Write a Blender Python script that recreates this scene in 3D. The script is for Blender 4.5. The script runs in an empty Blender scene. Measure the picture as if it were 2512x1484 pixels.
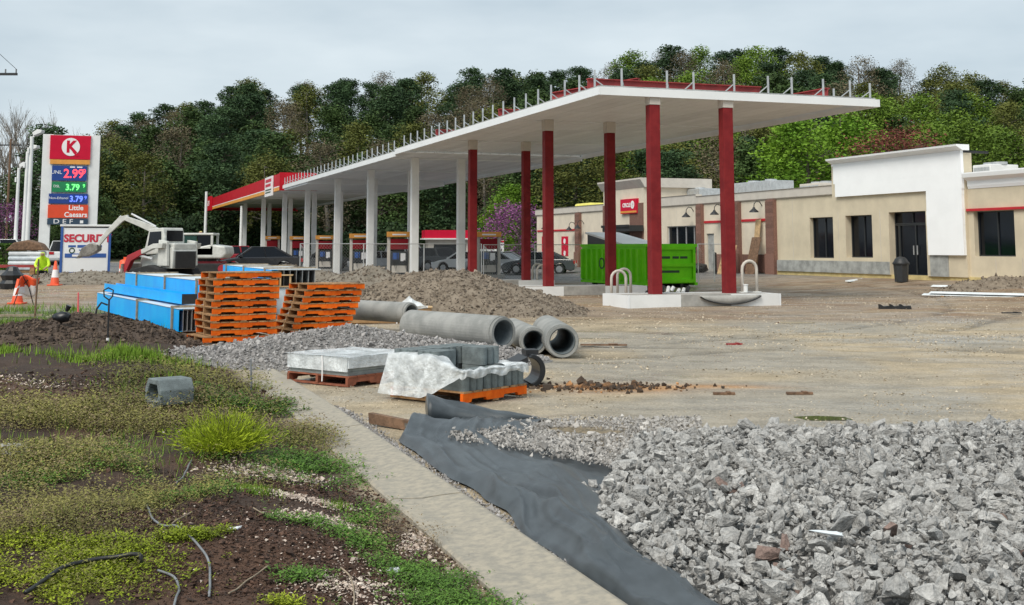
import bpy, bmesh, math, random
import numpy as np
from mathutils import Vector, Matrix
random.seed(7); RNG = np.random.default_rng(11)
SC = bpy.context.scene; COL = SC.collection
R = math.radians; PI = math.pi

# ------------------------------------------------------------------ camera, sky, sun, exposure
EYE = 1.7; FP = 2900.0; PPX, PPY, HZ = 1255.0, 281.0, 608.0      # survey of the photograph (2511 px wide)
PITCH = math.atan((HZ - PPY) / FP)
cam = bpy.data.cameras.new('camera'); camo = bpy.data.objects.new('camera', cam); COL.objects.link(camo)
cam.sensor_width = 36; cam.lens = FP / 2511 * 36; cam.shift_y = -(742 - PPY) / 2511
cam.clip_end = 5000; camo.location = (0, 0, EYE); camo.rotation_euler = (PI / 2 + PITCH, 0, 0)
SC.camera = camo

SUN_EL, SUN_AZ = R(50), R(-147)      # azimuth clockwise from +Y
w = bpy.data.worlds.new('World'); SC.world = w; w.use_nodes = True
nt = w.node_tree; nt.nodes.clear(); nl = nt.links.new
wo = nt.nodes.new('ShaderNodeOutputWorld'); bg = nt.nodes.new('ShaderNodeBackground')
sky = nt.nodes.new('ShaderNodeTexSky'); sky.sky_type = 'NISHITA'; sky.sun_disc = False
sky.sun_elevation = SUN_EL; sky.sun_rotation = SUN_AZ; sky.dust_density = 2.0
tc = nt.nodes.new('ShaderNodeTexCoord'); mp = nt.nodes.new('ShaderNodeMapping'); mp.inputs['Scale'].default_value = (1.8, 1.8, 6.5)
nz = nt.nodes.new('ShaderNodeTexNoise'); nz.inputs['Scale'].default_value = 1.5; nz.inputs['Detail'].default_value = 5; nz.inputs['Roughness'].default_value = .55
cr = nt.nodes.new('ShaderNodeValToRGB')
cr.color_ramp.elements[0].position = .32; cr.color_ramp.elements[0].color = (5.0, 5.95, 6.6, 1)
cr.color_ramp.elements[1].position = .68; cr.color_ramp.elements[1].color = (7.3, 8.1, 8.5, 1)
mx = nt.nodes.new('ShaderNodeMix'); mx.data_type = 'RGBA'; mx.inputs[0].default_value = .88      # overcast deck over the clear sky
nl(tc.outputs['Generated'], mp.inputs[0]); nl(mp.outputs[0], nz.inputs[0]); nl(nz.outputs[0], cr.inputs[0])
nl(sky.outputs[0], mx.inputs[6]); nl(cr.outputs[0], mx.inputs[7]); nl(mx.outputs[2], bg.inputs[0])
bg.inputs[1].default_value = .056; nl(bg.outputs[0], wo.inputs[0])
sl = bpy.data.lights.new('sun', 'SUN'); sl.energy = 1.5; sl.angle = R(30); sl.color = (1, .94, .84)
so = bpy.data.objects.new('sun', sl); COL.objects.link(so)
sd = Vector((math.sin(SUN_AZ) * math.cos(SUN_EL), math.cos(SUN_AZ) * math.cos(SUN_EL), math.sin(SUN_EL)))
so.rotation_euler = sd.to_track_quat('Z', 'Y').to_euler(); so.location = (0, 0, 60)
SC.view_settings.view_transform = 'Standard'; SC.view_settings.look = 'None'; SC.view_settings.exposure = 1.0; SC.view_settings.gamma = 1

# ------------------------------------------------------------------ surveying helpers: photo point -> place
CP, SP = math.cos(PITCH), math.sin(PITCH)
def ray(x, y):
    a = (x - PPX) / FP; b = (PPY - y) / FP
    return Vector((a, CP - b * SP, SP + b * CP))
def gp(x, y, z=0.0):
    r = ray(x, y); return Vector((0, 0, EYE)) + r * ((z - EYE) / r.z)
def at(x, y, Y):
    r = ray(x, y); return Vector((0, 0, EYE)) + r * (Y / r.y)

# ------------------------------------------------------------------ noise
def _h(ix, iy, seed):
    n = (ix.astype(np.int64) * 374761393 + iy.astype(np.int64) * 668265263 + seed * 974711) & 0x7fffffff
    n = ((n ^ (n >> 13)) * 1274126177) & 0x7fffffff
    return ((n ^ (n >> 16)) & 0xffff) / 65535.0
def vnoise(x, y, s=1.0, seed=0):
    x = np.asarray(x, float) / s; y = np.asarray(y, float) / s
    ix = np.floor(x); iy = np.floor(y); fx = x - ix; fy = y - iy
    fx = fx * fx * (3 - 2 * fx); fy = fy * fy * (3 - 2 * fy)
    a = _h(ix, iy, seed); b = _h(ix + 1, iy, seed); c = _h(ix, iy + 1, seed); d = _h(ix + 1, iy + 1, seed)
    return (a * (1 - fx) + b * fx) * (1 - fy) + (c * (1 - fx) + d * fx) * fy
def fbm(x, y, s=1.0, seed=0, o=4):
    t = 0; amp = .5; tot = 0
    for k in range(o):
        t = t + amp * vnoise(x, y, s / 2 ** k, seed + k * 17); tot += amp; amp *= .5
    return t / tot
def sst(a, b, x):
    t = np.clip((np.asarray(x, float) - a) / (b - a), 0, 1); return t * t * (3 - 2 * t)

# ------------------------------------------------------------------ terrain
AX = R(20.1); AV = Vector((-math.sin(AX), math.cos(AX), 0)); BA = R(18.6); BV = Vector((math.cos(BA), math.sin(BA), 0))
C0 = Vector((2.61, 34.85, 0))                        # near left corner of the canopy roof
SQ = Vector((13.8, 62.0, 0)); SD = -AV; SB = Vector((math.cos(AX), math.sin(AX), 0))   # store facade line
def kerb_x(y): return .54 - .345 * (y - 5.89)      # right edge of the kerb strip
RB = [-3, -.7, -.5, -.42, -.36, -.31, -.26, -.16, 0, .1, .17, .26, .34, .44, .6, 3]
RH = [0, 2, 5, 6.5, 10, 14, 17.5, 21, 21.5, 22.5, 24.5, 23, 20.5, 18, 14, 6]
def gz(x, y):
    x = np.asarray(x, float); y = np.asarray(y, float)
    v = -((x - SQ.x) * SB.x + (y - SQ.y) * SB.y)
    al = (x - SQ.x) * SD.x + (y - SQ.y) * SD.y
    z = .34 * (1 - sst(0, 8.5, v)) * sst(-60, -20, al)
    ys = np.maximum(y, 1.0); b = x / ys
    z = z + .42 * sst(31, 57, y) * sst(.16, .25, -b)
    off = 27 * sst(.06, -.07, b); hill = np.interp(b, RB, RH) * sst(112, 215, y - off)
    z = z + hill
    d = kerb_x(y) - .56 - x                          # planting bed left of the kerb
    bed = sst(0, .7, d) * (1 - sst(24, 30, y)) * sst(-30, -6, y)
    z = z + bed * (.02 + (.20 * fbm(x, y, 1.7, 5, 4) + .10 * (fbm(x, y, .45, 6, 3) - .35)) * sst(.1, 1.2, d))
    lot = 1 - bed
    z = z + lot * (1 - sst(60, 90, y)) * (.05 * (fbm(x, y, 2.6, 9, 4) - .5) + .05 * (fbm(x * .35, y, .8, 3, 3) - .5) * sst(9, 16, y))
    return z
TRK = [(-15, 45, 29.5), (-15, 45, 31.3), (30, 5, 23), (30, 5, 24.9), (8, 62, 42), (8, 62, 43.8), (26, 46, 30), (26, 46, 31.7), (12, 52, 22), (12, 52, 23.8)]      # tyre tracks
def track(x, y):
    t = 0
    for a, b, r in TRK: t = np.maximum(t, np.exp(-((np.hypot(x - a, y - b) - r + .25 * (fbm(x, y, 4, 83, 2) - .5)) / .16) ** 2))
    return t * sst(.3, .5, fbm(x, y, 3, 85, 2)) * sst(10.5, 12, y) * (1 - sst(55, 65, y)) * sst(-.3, .6, x - kerb_x(y))
def g1(x, y): return float(gz(x, y))

# ------------------------------------------------------------------ materials
def M(name, col, rough=.75, var=.18, scale=6, bump=.15, bscale=40, metal=0, col2=None, rnd=0.0, isl=0.0, pos=False, spec=.5, mixlo=.38, mixhi=.62, det=6, coat=0):
    m = bpy.data.materials.new(name); m.use_nodes = True; t = m.node_tree; N = t.nodes; L = t.links.new
    p = N['Principled BSDF']; p.inputs['Roughness'].default_value = rough; p.inputs['Metallic'].default_value = metal
    p.inputs['Specular IOR Level'].default_value = spec; p.inputs['Coat Weight'].default_value = coat
    c = N.new('ShaderNodeTexCoord'); n = N.new('ShaderNodeTexNoise'); n.inputs['Scale'].default_value = scale; n.inputs['Detail'].default_value = det; n.inputs['Roughness'].default_value = .65
    CO = N.new('ShaderNodeNewGeometry').outputs['Position'] if pos else c.outputs['Object']
    L(CO, n.inputs[0])
    r = N.new('ShaderNodeValToRGB'); r.color_ramp.elements[0].position = mixlo; r.color_ramp.elements[1].position = mixhi
    if col2 is None:
        a = [x * (1 - var) for x in col]; b = [min(1, x * (1 + var)) for x in col]
    else: a, b = col, col2
    r.color_ramp.elements[0].color = (*a, 1); r.color_ramp.elements[1].color = (*b, 1)
    L(n.outputs[0], r.inputs[0]); out = r.outputs[0]
    for amt, kind in ((rnd, 'o'), (isl, 'i')):
        if amt:
            s = N.new('ShaderNodeObjectInfo').outputs['Random'] if kind == 'o' else N.new('ShaderNodeNewGeometry').outputs['Random Per Island']
            mr = N.new('ShaderNodeMapRange'); mr.inputs[3].default_value = 1 - amt; mr.inputs[4].default_value = 1 + amt; L(s, mr.inputs[0])
            h = N.new('ShaderNodeHueSaturation'); L(mr.outputs[0], h.inputs['Value']); L(out, h.inputs['Color']); out = h.outputs[0]
    L(out, p.inputs['Base Color'])
    if bump:
        n2 = N.new('ShaderNodeTexNoise'); n2.inputs['Scale'].default_value = bscale; n2.inputs['Detail'].default_value = 4; L(CO, n2.inputs[0])
        b = N.new('ShaderNodeBump'); b.inputs['Strength'].default_value = bump; b.inputs['Distance'].default_value = .02; L(n2.outputs[0], b.inputs['Height']); L(b.outputs[0], p.inputs['Normal'])
    return m
def EM(name, col, s=1.0):
    m = bpy.data.materials.new(name); m.use_nodes = True; p = m.node_tree.nodes['Principled BSDF']
    p.inputs['Specular IOR Level'].default_value = .2; p.inputs['Base Color'].default_value = (*[x * .3 for x in col], 1); p.inputs['Emission Color'].default_value = (*col, 1); p.inputs['Emission Strength'].default_value = s; p.inputs['Roughness'].default_value = .4
    return m
def GL(name, col, rough=.06):
    m = M(name, col, rough, .1, 3, 0, spec=.3); return m

MT = dict(
    white=M('white_paint', (.76, .77, .76), .45, .06, 1.2, .03, 20),
    deck=M('white_deck_metal', (.84, .86, .88), .5, .03, .5, 0, spec=.3, rnd=.07),
    pump_red=M('pump_red', (.24, .008, .015), .5, .08, 2, 0, spec=.2), fascia=M('white_trim', (.82, .84, .85), .35, .03, 1, 0),
    red_steel=M('red_primer_steel', (.17, .013, .016), .6, .2, 2.5, .05, 30, col2=(.23, .02, .022), spec=.2),
    red_deck=M('red_primer_beam', (.30, .035, .035), .6, .2, 3, .05, 30),
    galv=M('galvanised_steel', (.55, .57, .58), .4, .12, 5, .05, 40, metal=.55),
    red_fascia=M('red_fascia', (.48, .008, .02), .5, .08, 2, 0, spec=.2), orange_fascia=M('orange_band', (.75, .33, .06), .45, .08, 2, 0),
    sign_red=M('sign_red', (.58, .008, .04), .45, .04, 2, 0, spec=.2), sign_white=M('sign_white', (.85, .83, .83), .4, .03, 2, 0),
    text_red=M('lettering_red', (.55, .03, .06), .5, .1, 8, 0), text_blue=M('lettering_blue', (.03, .10, .35), .5, .05, 4, 0), text_dark=M('lettering_dark', (.02, .06, .02), .6, .1, 4, 0), text_white=M('lettering_white', (.85, .85, .85), .5, .03, 4, 0),
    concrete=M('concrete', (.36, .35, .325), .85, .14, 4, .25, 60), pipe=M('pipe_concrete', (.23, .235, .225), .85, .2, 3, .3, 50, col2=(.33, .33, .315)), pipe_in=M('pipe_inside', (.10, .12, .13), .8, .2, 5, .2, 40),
    block=M('block_concrete', (.16, .19, .195), .9, .22, 7, .5, 90), block2=M('block_concrete_pale', (.25, .28, .275), .9, .15, 7, .5, 90),
    kerb=None,
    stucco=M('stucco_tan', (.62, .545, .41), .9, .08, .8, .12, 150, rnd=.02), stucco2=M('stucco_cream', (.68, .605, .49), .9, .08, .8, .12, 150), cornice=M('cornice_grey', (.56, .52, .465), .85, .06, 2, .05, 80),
    foam=M('white_foam_board', (.93, .95, .97), .8, .02, 1.2, .05, 60), cmu=M('bare_masonry', (.33, .34, .33), .9, .25, 2.2, .2, 40), yellow=M('yellow_foam', (.58, .47, .22), .85, .15, 3, .15, 40),
    brick=M('brick_brown', (.20, .105, .08), .9, .25, 20, .2, 40, rnd=.2), flash=M('red_flashing', (.52, .02, .03), .4, .08, 2, 0),
    glass=GL('dark_glass', (.003, .005, .009), .1), frame=M('dark_frame', (.03, .033, .036), .4, .1, 3, 0), alu=M('aluminium_frame', (.6, .61, .62), .4, .1, 3, 0, metal=.4),
    black=M('black_metal', (.018, .019, .021), .5, .25, 6, .05, 30), rubber=M('rubber', (.02, .02, .021), .85, .25, 8, .3, 60), tarp=M('black_plastic', (.012, .014, .017), .38, .25, 6, .1, 20),
    green=M('green_dumpster_paint', (.14, .62, .004), .5, .10, 1.6, .06, 14, col2=(.19, .70, .008), spec=.2),
    machine=M('machine_white', (.56, .57, .54), .45, .14, 3, .08, 30), machine_red=M('machine_red', (.33, .02, .03), .45, .15, 3, .05, 30), steel=M('worn_steel', (.22, .21, .19), .5, .35, 5, .3, 30, metal=.4),
    wood=M('pallet_wood', (.34, .20, .10), .85, .3, 9, .35, 70, rnd=.25, spec=.2), wood_o=M('orange_pallet_paint', (.70, .10, .006), .75, .25, 7, .25, 60, rnd=.16, col2=(.84, .165, .012), spec=.15), wood_d=M('weathered_timber', (.17, .10, .06), .85, .35, 10, .4, 60), wood_r=M('reddish_pallet', (.26, .085, .045), .85, .3, 8, .3, 60, rnd=.1), stake=M('stake_wood', (.30, .24, .17), .9, .25, 12, .3, 50), ply=M('plywood', (.50, .34, .18), .8, .2, 4, .1, 40),
    blue=M('blue_film', (.001, .38, .96), .35, .08, 1.4, .05, 6, col2=(.004, .47, 1.0), spec=.12), film=M('pale_liner', (.60, .66, .70), .5, .15, 3, .1, 20),
    cone=M('cone_orange', (.80, .10, .03), .5, .12, 5, .05, 30), hivis=M('hivis_yellow', (.55, .80, .03), .7, .15, 9, .2, 30), skin=M('skin', (.35, .2, .14), .6, .1, 9, 0), denim=M('dark_trousers', (.03, .035, .05), .9, .2, 9, .2, 40), hardhat=M('hard_hat', (.8, .78, .2), .4, .05, 5, 0),
    car_black=M('car_black', (.012, .013, .018), .2, .1, 2, 0, coat=.8), car_grey=M('car_grey', (.06, .068, .075), .25, .1, 2, 0, coat=.8), car_white=M('car_white', (.7, .71, .71), .25, .05, 2, 0, coat=.6), car_silver=M('car_silver', (.32, .34, .36), .28, .08, 2, 0, metal=.3, coat=.5), car_red=M('car_red', (.32, .02, .03), .25, .1, 2, 0, coat=.6),
    lens=M('headlight_lens', (.7, .72, .75), .15, .05, 4, 0), tail=M('taillight_red', (.45, .01, .015), .2, .1, 4, 0), rim=M('wheel_rim', (.45, .46, .47), .35, .15, 9, 0, metal=.6),
    bark=M('bark', (.10, .082, .065), .95, .3, 6, .5, 30), bark_pale=M('pale_bark', (.19, .17, .145), .95, .2, 6, .3, 30),
    hose=M('black_hose', (.015, .015, .016), .45, .2, 8, 0), conduit=M('grey_conduit', (.19, .20, .21), .5, .2, 8, 0), barkchip=M('rust_mulch', (.16, .06, .03), .95, .3, 20, .3, 60),
    water=M('puddle_water', (.10, .088, .05), .04, .15, 2, 0, spec=.8), insul=M('pale_strip', (.72, .76, .78), .5, .1, 3, .05, 20), pink=M('pink_marker', (.8, .12, .12), .6, .1, 3, 0),
    store_yellow=M('yellow_cover', (.75, .68, .15), .6, .1, 3, .1, 10), cardboard=M('brown_wrap', (.34, .20, .09), .7, .2, 3, .15, 20),
)
# clear shrink wrap
def wrap_mat():
    m = M('shrink_wrap', (.82, .86, .88), .22, .06, 5, .9, 26); t = m.node_tree; p = t.nodes['Principled BSDF']
    n = t.nodes.new('ShaderNodeTexNoise'); n.inputs['Scale'].default_value = 7; n.inputs['Detail'].default_value = 5
    c = t.nodes.new('ShaderNodeTexCoord'); t.links.new(c.outputs['Object'], n.inputs[0])
    r = t.nodes.new('ShaderNodeMapRange'); r.inputs[1].default_value = .3; r.inputs[2].default_value = .7; r.inputs[3].default_value = .38; r.inputs[4].default_value = .9
    t.links.new(n.outputs[0], r.inputs[0]); t.links.new(r.outputs[0], p.inputs['Alpha']); return m
MT['wrap'] = wrap_mat()

# ------------------------------------------------------------------ mesh builders
def npmesh(name, V, Fc):
    V = np.ascontiguousarray(V, np.float32); Fc = np.ascontiguousarray(Fc, np.int32); k = Fc.shape[1]
    me = bpy.data.meshes.new(name); me.vertices.add(len(V)); me.vertices.foreach_set('co', V.ravel())
    me.loops.add(Fc.size); me.loops.foreach_set('vertex_index', Fc.ravel())
    me.polygons.add(len(Fc)); me.polygons.foreach_set('loop_start', np.arange(len(Fc), dtype=np.int32) * k)
    me.polygons.foreach_set('loop_total', np.full(len(Fc), k, np.int32)); me.update(calc_edges=True); me.shade_flat(); return me
def link(name, me, mat=None, parent=None, smooth=False, bevel=0):
    o = bpy.data.objects.new(name, me); COL.objects.link(o); o.parent = parent
    if mat is not None and me is not None and not me.materials: me.materials.append(mat)
    if smooth: me.polygons.foreach_set('use_smooth', [True] * len(me.polygons))
    if bevel:
        b = o.modifiers.new('bevel', 'BEVEL'); b.width = bevel; b.segments = 2; b.limit_method = 'ANGLE'
    return o
def tag(o, label=None, cat=None, group=None, kind=None):
    if label: o['label'] = label
    if cat: o['category'] = cat
    if group: o['group'] = group
    if kind: o['kind'] = kind
    return o
def thing(name, loc, rz, label, cat, group=None):
    o = bpy.data.objects.new(name, None); COL.objects.link(o); o.location = loc; o.rotation_euler = (0, 0, rz); o.empty_display_size = .2
    return tag(o, label, cat, group)
def copy_tree(o, parent=None):
    c = o.copy(); COL.objects.link(c); c.parent = parent
    for ch in o.children: copy_tree(ch, c)
    return c
class MB:
    def __init__(s): s.v = []; s.f = []
    def add(s, vs, fs):
        n = len(s.v); s.v += [tuple(p) for p in vs]; s.f += [tuple(i + n for i in f) for f in fs]; return s
    def box(s, x0, x1, y0, y1, z0, z1, mtx=None):
        vs = [Vector((x, y, z)) for z in (z0, z1) for y in (y0, y1) for x in (x0, x1)]
        if mtx: vs = [mtx @ p for p in vs]
        return s.add(vs, [(0, 2, 3, 1), (4, 5, 7, 6), (0, 1, 5, 4), (1, 3, 7, 5), (3, 2, 6, 7), (2, 0, 4, 6)])
    def cyl(s, p0, p1, r0, r1=None, n=10, cap=True):
        p0, p1 = Vector(p0), Vector(p1); r1 = r0 if r1 is None else r1; d = (p1 - p0).normalized()
        u = d.orthogonal().normalized(); v = d.cross(u)
        A = [p0 + (u * math.cos(2 * PI * i / n) + v * math.sin(2 * PI * i / n)) * r0 for i in range(n)]
        B = [p1 + (u * math.cos(2 * PI * i / n) + v * math.sin(2 * PI * i / n)) * r1 for i in range(n)]
        f = [(i, (i + 1) % n, n + (i + 1) % n, n + i) for i in range(n)]
        if cap: f += [tuple(range(n))[::-1], tuple(range(n, 2 * n))]
        return s.add(A + B, f)
    def bar(s, p0, p1, w, h):
        p0, p1 = Vector(p0), Vector(p1); d = (p1 - p0).normalized(); u = d.cross(Vector((0, 0, 1)))
        u = u.normalized() if u.length > 1e-4 else Vector((1, 0, 0)); v = u.cross(d)
        vs = [p + u * a * w / 2 + v * b * h / 2 for p in (p0, p1) for a, b in ((-1, -1), (1, -1), (1, 1), (-1, 1))]
        return s.add(vs, [(0, 1, 2, 3)[::-1], (4, 5, 6, 7), (0, 1, 5, 4), (1, 2, 6, 5), (2, 3, 7, 6), (3, 0, 4, 7)])
    def tube(s, pts, r, n=8):
        pts = [Vector(p) for p in pts]; base = len(s.v); up = None
        for i, p in enumerate(pts):
            d = (pts[min(i + 1, len(pts) - 1)] - pts[max(i - 1, 0)]).normalized()
            if up is None: up = d.orthogonal().normalized()
            up = (up - d * up.dot(d)).normalized(); v = d.cross(up); rr = r[i] if isinstance(r, (list, tuple)) else r
            s.v += [tuple(p + (up * math.cos(2 * PI * k / n) + v * math.sin(2 * PI * k / n)) * rr) for k in range(n)]
        for i in range(len(pts) - 1):
            for k in range(n): s.f.append((base + i * n + k, base + i * n + (k + 1) % n, base + (i + 1) * n + (k + 1) % n, base + (i + 1) * n + k))
        s.f += [tuple(base + k for k in range(n))[::-1], tuple(base + (len(pts) - 1) * n + k for k in range(n))]
        return s
    def prism(s, poly, y0, y1, axis='y', top=None):
        n = len(poly); top = top or poly
        f3 = {'y': lambda a, b, t: (a, t, b), 'x': lambda a, b, t: (t, a, b), 'z': lambda a, b, t: (a, b, t)}[axis]
        return s.add([f3(a, b, y0) for a, b in poly] + [f3(a, b, y1) for a, b in top], [(i, (i + 1) % n, n + (i + 1) % n, n + i) for i in range(n)] + [tuple(range(n))[::-1], tuple(range(n, 2 * n))])
    def ring(s, outer, inner, y0, y1, axis='y'):
        n = len(outer); f3 = {'y': lambda a, b, t: (a, t, b), 'x': lambda a, b, t: (t, a, b), 'z': lambda a, b, t: (a, b, t)}[axis]
        vs = [f3(a, b, t) for t in (y0, y1) for P in (outer, inner) for a, b in P]; f = []
        for i in range(n):
            j = (i + 1) % n
            f += [(i, j, 2 * n + j, 2 * n + i), (n + j, n + i, 3 * n + i, 3 * n + j), (j, i, n + i, n + j), (2 * n + i, 2 * n + j, 3 * n + j, 3 * n + i)]
        return s.add(vs, f)
    def lathe(s, prof, n=24, c=(0, 0)):
        b = len(s.v); m = len(prof)
        for r, z in prof: s.v += [(c[0] + r * math.cos(2 * PI * k / n), c[1] + r * math.sin(2 * PI * k / n), z) for k in range(n)]
        for i in range(m - 1):
            for k in range(n): s.f.append((b + i * n + k, b + i * n + (k + 1) % n, b + (i + 1) * n + (k + 1) % n, b + (i + 1) * n + k))
        return s
    def mesh(s, name):
        me = bpy.data.meshes.new(name); me.from_pydata(s.v, [], s.f); me.validate(); me.update()
        bm = bmesh.new(); bm.from_mesh(me); bmesh.ops.recalc_face_normals(bm, faces=bm.faces[:]); bm.to_mesh(me); bm.free(); return me
    def build(s, name, mat, parent=None, smooth=False, bevel=0): return link(name, s.mesh(name), mat if not isinstance(mat, str) else MT[mat], parent, smooth, bevel)
def box(name, b, mat, parent=None, bevel=0, mtx=None): return MB().box(*b, mtx=mtx).build(name, mat, parent, bevel=bevel)
def text(name, body, size, mat, parent, loc, rot=(PI / 2, 0, 0), ext=.006, sx=1.0, align='CENTER', bold=0):
    cu = bpy.data.curves.new(name, 'FONT'); cu.body = body; cu.size = size; cu.extrude = ext; cu.align_x = align; cu.align_y = 'CENTER'; cu.resolution_u = 3; cu.offset = bold
    t = bpy.data.objects.new('tmp', cu); COL.objects.link(t); dg = bpy.context.evaluated_depsgraph_get(); dg.update()
    me = bpy.data.meshes.new_from_object(t.evaluated_get(dg)); bpy.data.objects.remove(t); bpy.data.curves.remove(cu)
    me.materials.clear(); o = link(name, me, MT[mat] if isinstance(mat, str) else mat, parent); o.location = loc; o.rotation_euler = rot; o.scale = (sx, 1, 1); return o
def rot3(n):
    q = RNG.normal(size=(n, 4)); q /= np.linalg.norm(q, axis=1)[:, None]; w_, x, y, z = q.T
    return np.stack([np.stack([1 - 2 * (y * y + z * z), 2 * (x * y - z * w_), 2 * (x * z + y * w_)], -1), np.stack([2 * (x * y + z * w_), 1 - 2 * (x * x + z * z), 2 * (y * z - x * w_)], -1), np.stack([2 * (x * z - y * w_), 2 * (y * z + x * w_), 1 - 2 * (x * x + y * y)], -1)], 1)
def rock_protos(k, npts, flat=.75, rough=False):
    out = []
    for i in range(k):
        p = RNG.normal(size=(npts, 3)); p /= np.linalg.norm(p, axis=1)[:, None]; p *= (RNG.uniform(.8, 1.1, (npts, 1))) * np.array([1, RNG.uniform(.65, .95), RNG.uniform(flat - .15, flat + .1)])
        bm = bmesh.new()
        for q in p: bm.verts.new(q)
        r = bmesh.ops.convex_hull(bm, input=bm.verts[:]); bmesh.ops.delete(bm, geom=[v for v in bm.verts if not v.link_faces], context='VERTS'); bmesh.ops.triangulate(bm, faces=bm.faces[:])
        if rough:
            bmesh.ops.subdivide_edges(bm, edges=bm.edges[:], cuts=1, use_grid_fill=True); bmesh.ops.triangulate(bm, faces=bm.faces[:])
            for v in bm.verts: v.co += Vector(RNG.normal(0, .032, 3))
        bm.verts.index_update(); out.append((np.array([v.co[:] for v in bm.verts]) * .5, np.array([[v.index for v in f.verts] for f in bm.faces]))); bm.free()
    return out
def scatter(protos, P, S, flatten=None):
    """one mesh out of many small pieces: P positions (N,3), S sizes (N,)"""
    N = len(P); pick = RNG.integers(0, len(protos), N); Q = rot3(N); Vs = []; Fs = []; off = 0
    for k, (v, f) in enumerate(protos):
        idx = np.where(pick == k)[0]
        if not len(idx): continue
        vv = np.einsum('nij,pj->npi', Q[idx], v) * S[idx][:, None, None]
        if flatten: vv[:, :, 2] *= flatten
        vv = vv + P[idx][:, None, :]; Vs.append(vv.reshape(-1, 3))
        Fs.append((f[None] + (np.arange(len(idx)) * len(v))[:, None, None] + off).reshape(-1, 3)); off += len(idx) * len(v)
    return np.concatenate(Vs), np.concatenate(Fs)
def quads(P, U, W):
    """leaf quads: centre P, half vectors U, W"""
    V = np.stack([P - U - W, P + U - W * .6, P + U * 1.05 + W, P - U * .7 + W * .8], 1).reshape(-1, 3)
    return V, np.arange(len(V)).reshape(-1, 4)
def unit(n):
    a = RNG.normal(size=(n, 3)); return a / np.linalg.norm(a, axis=1)[:, None]
# ================================================================== SETTING: ground sheet to the horizon
def ground_mat():
    m = bpy.data.materials.new('site_ground'); m.use_nodes = True; t = m.node_tree; N = t.nodes; L = t.links.new; p = N['Principled BSDF']
    at_ = N.new('ShaderNodeAttribute'); at_.attribute_name = 'tone'
    c = N.new('ShaderNodeNewGeometry')
    def noise(s, d=6, sc=None):
        n = N.new('ShaderNodeTexNoise'); n.inputs['Scale'].default_value = s; n.inputs['Detail'].default_value = d; n.inputs['Roughness'].default_value = .7
        if sc:
            mm = N.new('ShaderNodeMapping'); mm.inputs['Scale'].default_value = sc; L(c.outputs['Position'], mm.inputs[0]); L(mm.outputs[0], n.inputs[0])
        else: L(c.outputs['Position'], n.inputs[0])
        return n.outputs[0]
    def mr(x, a, b, lo, hi):
        r = N.new('ShaderNodeMapRange'); r.inputs[1].default_value = a; r.inputs[2].default_value = b; r.inputs[3].default_value = lo; r.inputs[4].default_value = hi; L(x, r.inputs[0]); return r.outputs[0]
    def mul(a, b):
        x = N.new('ShaderNodeMath'); x.operation = 'MULTIPLY'; L(a, x.inputs[0]); L(b, x.inputs[1]); return x.outputs[0]
    fine = mr(noise(34, 5), .3, .7, .62, 1.4); mid = mr(noise(1.3, 8), .3, .7, .7, 1.26); streak = mr(noise(1, 7, (.6, 1.8, 1)), .3, .7, .82, 1.16); grit = mr(noise(110, 2), .35, .7, .75, 1.25)
    v = mul(mul(fine, mid), mul(streak, grit))
    h = N.new('ShaderNodeHueSaturation'); L(at_.outputs['Color'], h.inputs['Color']); L(v, h.inputs['Value']); L(h.outputs[0], p.inputs['Base Color'])
    wet = mr(noise(.55, 4, (.6, 1.6, 1)), .46, .62, .85, .16); xm = N.new('ShaderNodeMix'); L(at_.outputs['Alpha'], xm.inputs[0]); xm.inputs[2].default_value = .95; L(wet, xm.inputs[3]); L(xm.outputs[0], p.inputs['Roughness']); p.inputs['Specular IOR Level'].default_value = .35
    b = N.new('ShaderNodeBump'); b.inputs['Strength'].default_value = .55; b.inputs['Distance'].default_value = .025; L(noise(22, 6), b.inputs['Height']); L(b.outputs[0], p.inputs['Normal'])
    return m
th = np.concatenate([np.arange(-29, 29, .13), np.arange(29, 331, 4.0)]) * PI / 180
rr = np.concatenate([np.geomspace(1.2, 60, 400), np.geomspace(61, 420, 80), np.geomspace(440, 4000, 12)])
TT, RR = np.meshgrid(th, rr); gx = (RR * np.sin(TT)).ravel(); gy = (RR * np.cos(TT)).ravel()
TK = track(gx, gy); V = np.stack([gx, gy, gz(gx, gy) - .03 * TK], 1); nT, nR = len(th), len(rr)
I = np.arange(nR * nT).reshape(nR, nT); J = np.roll(I, -1, 1)
Fq = np.stack([I[:-1], J[:-1], J[1:], I[1:]], -1).reshape(-1, 4)
V = np.concatenate([V, [[0, 0, float(gz(0, 0))]]])
me = npmesh('ground', V, Fq)
fan = bmesh.new(); fan.from_mesh(me); fan.verts.ensure_lookup_table(); cv = fan.verts[len(V) - 1]
for k in range(nT): fan.faces.new((fan.verts[(k + 1) % nT], fan.verts[k], cv))
bmesh.ops.recalc_face_normals(fan, faces=fan.faces[:]); fan.to_mesh(me); fan.free()
x, y = V[:, 0], V[:, 1]
beige = np.array([.385, .312, .21]); greyb = np.array([.31, .285, .24]); mud = np.array([.23, .145, .085]); soil = np.array([.050, .032, .023]); asph = np.array([.16, .155, .15]); duff = np.array([.035, .038, .016]); clay = np.array([.42, .22, .085]); moss = np.array([.10, .12, .03])
def mixc(C, D, f): return C * (1 - f[:, None]) + D[None] * f[:, None]
C = np.repeat(beige[None], len(x), 0)
C = mixc(C, greyb, .8 * sst(.42, .62, fbm(x, y, 3.2, 21)))
along = (x - C0.x) * AV.x + (y - C0.y) * AV.y
fm = sst(25.5, 31, y + 2.5 * (fbm(x, y, 3, 31) - .5)) * (1 - sst(52, 70, y)); C = mixc(C, mud, .85 * fm * (.55 + .45 * sst(.35, .6, fbm(x * .85, y, 1.6, 33))))
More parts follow.
